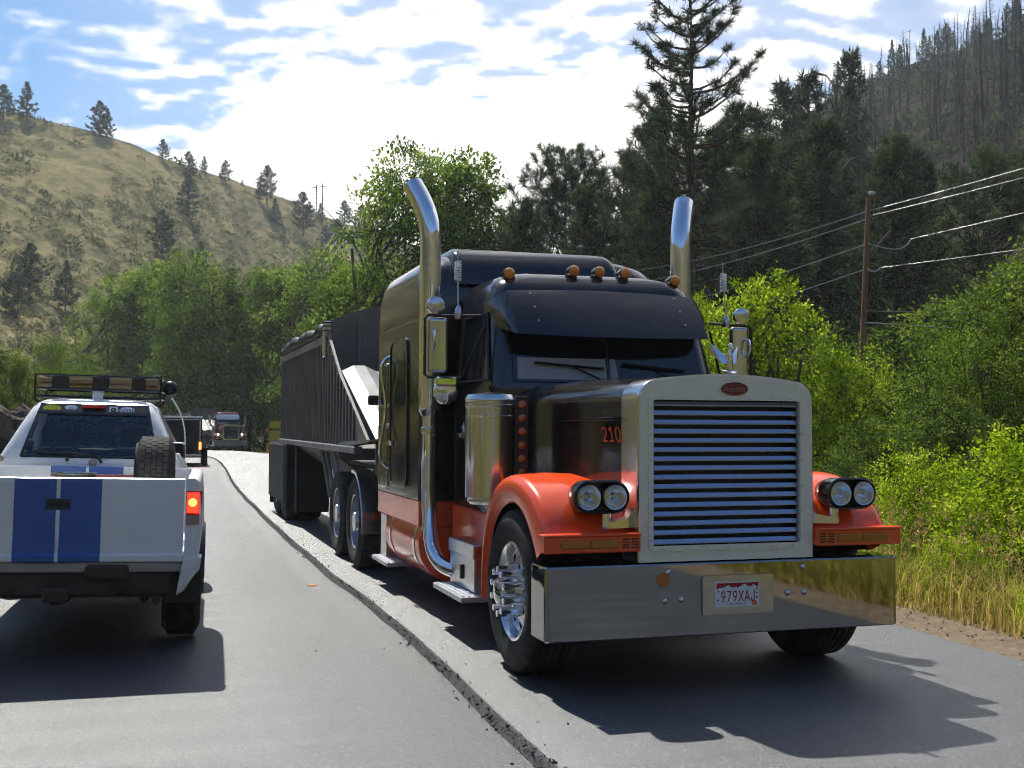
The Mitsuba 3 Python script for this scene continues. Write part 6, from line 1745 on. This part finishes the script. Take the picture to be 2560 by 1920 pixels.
lf, c = brush(HR, 2600, 0.36, 0.92, 0.75, 1.9, [(0.022, 0.028, 0.014), (0.040, 0.048, 0.022), (0.065, 0.072, 0.032)], 51)
lf2, c2 = brush(HM, 1500, 0.1, 0.95, 0.8, 1.0, [(0.05, 0.07, 0.02), (0.10, 0.12, 0.03), (0.17, 0.18, 0.05)], 52)
scene['hillside_brush'] = mikit.ply((np.vstack([lf[0], lf2[0]]), np.vstack([lf[1], lf2[1] + len(lf[0])])), 'leaf', color=np.vstack([c, c2]))
say('hillside_brush', 'low dark brush between the trunks of the right hillside', 'scrub', None, 'stuff')
# ------------------------------------------------------------------ sage scrub on the left hill (uncountable): one mesh
grg = np.random.default_rng(31)


def scrub(N):
    V, F, C, nv = [], [], [], 0
    Pn = []
    na = HL.shape[0]
    for _ in range(N * 3):
        a, b = 0.12 + 0.66 * grg.random(), grg.random() ** 0.9 * 0.97
        p = hill_at(HL, a, b)
        dn = meshkit.fbm(np.array([p[0] * 0.04, p[1] * 0.04, 1.0]), 3, 6) + 0.30 * b
        if grg.random() < np.clip((dn - 0.42) * 4.5, 0.04, 1):
            Pn.append(p)
        if len(Pn) >= N:
            break
    Pn = np.array(Pn)
    n = len(Pn)
    m = 30
    sz = 0.55 + 0.75 * grg.random(n) ** 1.5
    big = grg.random(n) < 0.07
    sz = np.where(big, sz * 2.0, sz)
    cl = np.repeat(np.arange(n), m)
    d = sphere_pts(grg, n * m)
    d[:, 2] = np.abs(d[:, 2])
    P = Pn[cl] + d * sz[cl][:, None] * [1, 1, 0.8] * (0.45 + 0.55 * grg.random((n * m, 1)))
    v, f = rhombs(P, d + 0.5 * grg.standard_normal(d.shape), grg.standard_normal(d.shape), sz[cl] * 0.46, sz[cl] * 0.30)
    tone = np.clip(0.45 + 0.25 * grg.standard_normal(n) - 0.25 * big, 0, 1)
    c = paint(grg, n * m, [(0.075, 0.085, 0.036), (0.125, 0.132, 0.062), (0.18, 0.178, 0.09), (0.24, 0.22, 0.115)], 0.15, 4, tone[cl])
    return (v, f), c


lf, c = scrub(7500)
scene['sagebrush'] = mikit.ply(lf, 'leaf', color=c)
say('sagebrush', 'grey green sage scrub scattered over the tan left hill', 'scrub', None, 'stuff')


# ------------------------------------------------------------------ grass
def blades(N, where, Hm, wid, pal, bend=0.35, seed=1, lean=0.25):
    g = np.random.default_rng(seed)
    x, y = where(g, N)
    z = ground_z(x, y)
    a = g.random(N) * 2 * np.pi
    d = np.stack([np.cos(a), np.sin(a), 0 * a], 1)
    s = np.stack([-np.sin(a), np.cos(a), 0 * a], 1)
    H = Hm * (0.45 + 0.8 * g.random(N))
    W = wid * (0.7 + 0.6 * g.random(N))
    B = np.stack([x, y, z - 0.03], 1)
    ln = lean * g.random(N)[:, None] * H[:, None]
    mid = B + d * ln * 0.35 + [0, 0, 1] * (0.55 * H)[:, None]
    tip = B + d * (ln + (bend * H * g.random(N))[:, None]) + [0, 0, 1] * (H * (0.8 + 0.2 * g.random(N)))[:, None]
    v = np.stack([B - s * W[:, None] / 2, B + s * W[:, None] / 2, mid + s * W[:, None] * 0.42, mid - s * W[:, None] * 0.42, tip], 1).reshape(-1, 3)
    k = np.arange(N) * 5
    f = np.vstack([np.stack([k, k + 1, k + 2], 1), np.stack([k, k + 2, k + 3], 1), np.stack([k + 3, k + 2, k + 4], 1)])
    P = np.stack([x * 0.5, y * 0.5, x * 0], 1)
    t = meshkit.fbm(P, 3, seed) * 1.4 - 0.2 + 0.22 * g.standard_normal(N)
    return v, f, paint(g, N, pal, 0.15, 5, t), tip


def by_road(s0, s1, y0, y1, p=1.6, sp=1.0):
    def w(g, N):
        y = y0 + (y1 - y0) * g.random(N) ** p
        s = s0 + (s1 - s0) * g.random(N) ** sp
        j = joint(y)
        tt = np.interp(y, ys, np.gradient(jx, ys))
        return j + s / np.sqrt(1 + tt ** 2) * 1.0 + 0 * y, y - tt * s / np.sqrt(1 + tt ** 2)
    return w


GREEN = [(0.13, 0.22, 0.015), (0.23, 0.33, 0.02), (0.34, 0.40, 0.03), (0.48, 0.43, 0.08)]
STRAW = [(0.28, 0.22, 0.05), (0.42, 0.31, 0.09), (0.54, 0.40, 0.15), (0.62, 0.50, 0.24)]
sets = [blades(42000, by_road(5.0, 10.5, -14, 34, 1.0, 1.0), 0.50, 0.016, GREEN, 0.5, 1, 0.55),
        blades(27000, by_road(4.75, 9.5, -14, 34, 1.0, 1.3), 0.55, 0.011, STRAW, 0.45, 2, 0.5),
        blades(9000, by_road(4.4, 5.4, -14, 40, 1.0, 1.0), 0.20, 0.010, STRAW, 0.5, 3, 0.6),
        blades(14000, by_road(4.8, 12, 30, 75, 1.0, 1.0), 0.7, 0.035, GREEN, 0.35, 4)]


def join(L):
    V, F, C, n = [], [], [], 0
    for v, f, c in L:
        V.append(v)
        F.append(f + n)
        C.append(c)
        n += len(v)
    return (np.vstack(V), np.vstack(F)), np.vstack(C)


# tall stems with feathery tan seed heads
g = np.random.default_rng(44)
sv, sf, sc_, tips = blades(5200, by_road(5.0, 9.0, -14, 30, 1.0, 1.1), 1.0, 0.007, STRAW, 0.25, 5, 0.18)
hd = 9
cl = np.repeat(np.arange(len(tips)), hd)
n = len(cl)
P = tips[cl] + np.stack([g.normal(0, 0.010, n), g.normal(0, 0.010, n), -0.17 * g.random(n)], 1)
hv, hf = rhombs(P, np.stack([g.normal(0, .5, n), g.normal(0, .5, n), 0.6 + 0 * P[:, 0]], 1), g.standard_normal((n, 3)), 0.045 + 0.03 * g.random(n), 0.015)
lf, c = join([s_[:3] for s_ in sets] + [(sv, sf, sc_), (hv, hf, paint(g, n, [(0.28, 0.17, 0.07), (0.42, 0.27, 0.12), (0.55, 0.40, 0.22)], 0.15, 4))])
scene['grass'] = mikit.ply(lf, 'grass_blade', color=c)
say('grass', 'tall green and straw coloured grass with seed heads on the right verge', 'grass', None, 'stuff')
sets = [blades(16000, by_road(-16, -5.6, 8, 52, 1.0, 1.0), 0.42, 0.022, STRAW, 0.4, 6, 0.3),
        blades(9000, by_road(-26, -5.6, 30, 95, 1.0, 1.0), 0.6, 0.045, [(0.15, 0.14, 0.04), (0.26, 0.20, 0.06), (0.38, 0.28, 0.10), (0.46, 0.35, 0.15)], 0.4, 7, 0.3)]
lf, c = join([s_[:3] for s_ in sets])
scene['dry_grass'] = mikit.ply(lf, 'grass_blade', color=c)
say('dry_grass', 'dry tan grass on the left bank above the dark rocks', 'grass', None, 'stuff')
for x, y, H, k, lb in ((-11.8, 22.0, 0.9, 'kind_dark_bush', 'low scrub on the tan bank left of the roof rack'), (-14.6, 33.0, 1.6, 'kind_dark_bush', 'grey green shrub on the bank above the pickup'), (-17.0, 40.0, 2.2, 'kind_dark_bush', 'taller shrub further up the left bank'),
                       (-15.8, 45.0, 2.6, 'kind_green_bush', 'green shrub at the end of the left bank'), (-19.5, 44.0, 3.0, 'kind_dark_bush', 'olive shrub behind the tan bank')):
    plant('bush', k, x, y, H, lb, 'shrubs on the left bank')


# ------------------------------------------------------------------ rocks of the cut bank on the left
def boulder(seed, s):
    r = np.random.default_rng(seed)
    pts = r.standard_normal((16, 3))
    pts = unit(pts) * (0.6 + 0.6 * r.random((16, 1))) * s
    m = m3.Manifold.hull_points(pts).refine(5)
    t = man(m)
    v = np.asarray(t.vertices)
    nrm = unit(v)
    v = v + nrm * (0.34 * np.mean(s) * (meshkit.fbm(v * 2.2 / np.mean(s) + seed, 4, seed) - 0.5))[:, None]
    return trimesh.Trimesh(v, t.faces, process=False)


for k, (x, y, z, sx, sy, sz) in enumerate(((-10.1, 22.0, 1.3, 0.8, 1.0, 1.25), (-10.7, 21.6, 2.25, 0.75, 0.9, 0.75), (-9.65, 23.2, 0.75, 0.7, 1.0, 1.0), (-11.2, 23.0, 2.7, 0.7, 0.8, 0.6), (-9.5, 20.4, 0.55, 0.6, 1.0, 0.85),
                                           (-9.9, 25.4, 0.6, 0.75, 1.1, 0.8), (-10.5, 27.8, 0.55, 0.7, 1.0, 0.7), (-10.5, 25.0, 1.5, 0.5, 0.6, 0.5))):
    lb = ('dark rock at the foot of the left cut bank behind the pickup cab', 'dark jagged rock on top of the left cut bank', 'dark rock face beside the pickup rear window pillar', 'upper brown rock under the tan grass at the left edge', 'low dark rock left of the pickup cab corner',
          'dark rock below the left end of the roof rack', 'small dark rock furthest along the cut bank', 'small rock on the bank just left of the roof rack')
    put('rock', boulder(k + 3, np.array([sx, sy, sz])), 'rock', False, frame(x, y, z, 0.25), lb[k] if k < len(lb) else 'dark rock of the left cut bank hidden behind the pickup', 'rock', 'rocks of the left cut bank')

for k, (x, y, H, lb) in enumerate(((4.55, 9.6, 0.75, 'low leafy weed in the grass close to the bumper end'), (5.3, 10.2, 0.95, 'leafy weed in the middle of the right verge'), (5.0, 8.4, 0.7, 'leafy weed at the right picture edge near the dirt strip'), (4.5, 11.8, 0.9, 'leafy weed behind the right headlight'), (5.9, 9.3, 1.1, 'tall weed below the nearest willow bush'))):
    plant('weed', 'kind_near_willow', x, y, H, lb, 'weeds in the right verge', 'plant', wide=0.9)

# ------------------------------------------------------------------ utility pole and its wires
PT = np.array([10.75, 32.0, 0.0])
UP = thing('utility_pole', 'brown wooden utility pole with wires leaning slightly right', 'utility pole')
pr('pole_wood', proc(lambda p, n, uv: mix((0.13, 0.06, 0.03), (0.30, 0.155, 0.085), fbm(p.x * 14, p.y * 14, p.z * 1.4, 3))), 0.8)
pr('wire', (0.45, 0.43, 0.40), 0.22, 1.0)
pr('insulator', (0.5, 0.5, 0.5), 0.15, cc=0.8)
top = np.array([9.88, 32.0, 8.0])
put(UP + '__pole', tube([(9.45, 32.0, -1.5), (9.65, 32.0, 3.0), top], [0.10, 0.09, 0.07], 14), 'pole_wood', 40)
put(UP + '__cap', lathe([(0, 0.06), (0.08, 0.04), (0.10, 0.0), (0.09, -0.05)], 14, 'z', (top[0] + 0.09, top[1], top[2] + 0.12)), 'insulator', True)
put(UP + '__arm', tube([(9.84, 32.0, 6.35), (10.45, 31.85, 7.05)], 0.035, 8), 'grey_wood', 40)
put(UP + '__bracket', tube(smoothpath([(9.82, 31.9, 6.7), (10.40, 31.9, 6.55), (10.85, 31.9, 6.62), (11.00, 31.9, 6.8)], 10), 0.016, 6), 'insulator', 40)
put(UP + '__bracket', tube(smoothpath([(9.80, 31.9, 6.0), (9.95, 31.9, 5.92), (10.15, 31.9, 6.0)], 10), 0.022, 6), 'insulator', 40)
WGp = 'wires on the utility pole'


def wire(p, q, sag, r, lb, g=WGp):
    t = np.linspace(0, 1, 26)[:, None]
    P = np.array(p) * (1 - t) + np.array(q) * t - np.array([0, 0, 1]) * sag * 4 * t * (1 - t)
    put('wire', tube(P, r, 5, False), 'wire', True, None, lb, 'wire', g)


wire((9.88, 32.0, 7.62), (18.0, 20.0, 9.0), 0.12, 0.014, 'upper bright wire running right from the pole top')
wire((10.00, 32.0, 7.5), (18.4, 20.0, 8.72), 0.12, 0.014, 'second bright wire just under the upper one')
wire((11.0, 31.9, 6.82), (18.6, 20.0, 7.9), 0.08, 0.012, 'third bright wire running right above the side bracket')
wire((10.15, 31.9, 6.02), (18.6, 20.0, 6.2), 0.06, 0.013, 'fourth bright wire running right from the pole below the bracket')
wire((9.88, 32.0, 7.62), (3.0, 60.0, 9.5), 0.5, 0.013, 'uppermost thin wire running left from the pole')
wire((9.85, 32.0, 7.4), (2.0, 60.0, 8.6), 0.5, 0.013, 'second thin wire running left from the pole')
wire((9.82, 32.0, 6.7), (1.6, 60.0, 6.6), 0.4, 0.013, 'third thin wire running left from the pole')
wire((9.80, 32.0, 6.0), (1.2, 60.0, 5.0), 0.3, 0.013, 'lowest thin wire running left from the pole')
wire((9.70, 31.85, 4.82), (17.0, 27.0, 4.35), 0.05, 0.008, 'thin low wire running right from mid pole')
wire((9.70, 31.85, 4.5), (17.0, 27.0, 3.7), 0.05, 0.022, 'thick low cable running right from mid pole')

# ------------------------------------------------------------------ far power line on the left ridge, wires dropping to the valley
HP = thing('power_pole', 'thin twin pole power structure on the left skyline', 'power pole')
for dx in (-1.0, 1.0):
    put(HP + '__pole', tube([(-62.4 + dx, 372, 62), (-62.4 + dx, 372, 79.2 + dx * 0.3)], 0.17, 6), 'grey_wood', True)
put(HP + '__crossarm', tube([(-65.0, 372, 78.0), (-60.0, 372, 78.6)], 0.12, 6), 'grey_wood', True)
for k in range(4):
    x0 = -53.6 + k * 1.75
    wire((x0, 360, 65.0 - k * 0.15), (x0 * 0.55 - 2.5 + k * 0.25, 150, 16.0), 2.0, 0.075, ('leftmost', 'second', 'third', 'rightmost')[k] + ' of the four bright wires hanging below the left skyline', 'bright wires below the left skyline')

# ------------------------------------------------------------------ air
mat('air', type='homogeneous', albedo={'type': 'rgb', 'value': [0.90, 0.95, 0.985]}, sigma_t=0.00038)
scene['haze'] = {'type': 'cube', 'to_world': T().translate([0, 320, 62]) @ T().scale([700, 800, 70]), 'bsdf': {'type': 'null'}, 'interior': {'type': 'ref', 'id': 'air'}}
say('haze', None, None, None, 'stuff')
scene['camera']['medium'] = {'type': 'ref', 'id': 'air'}
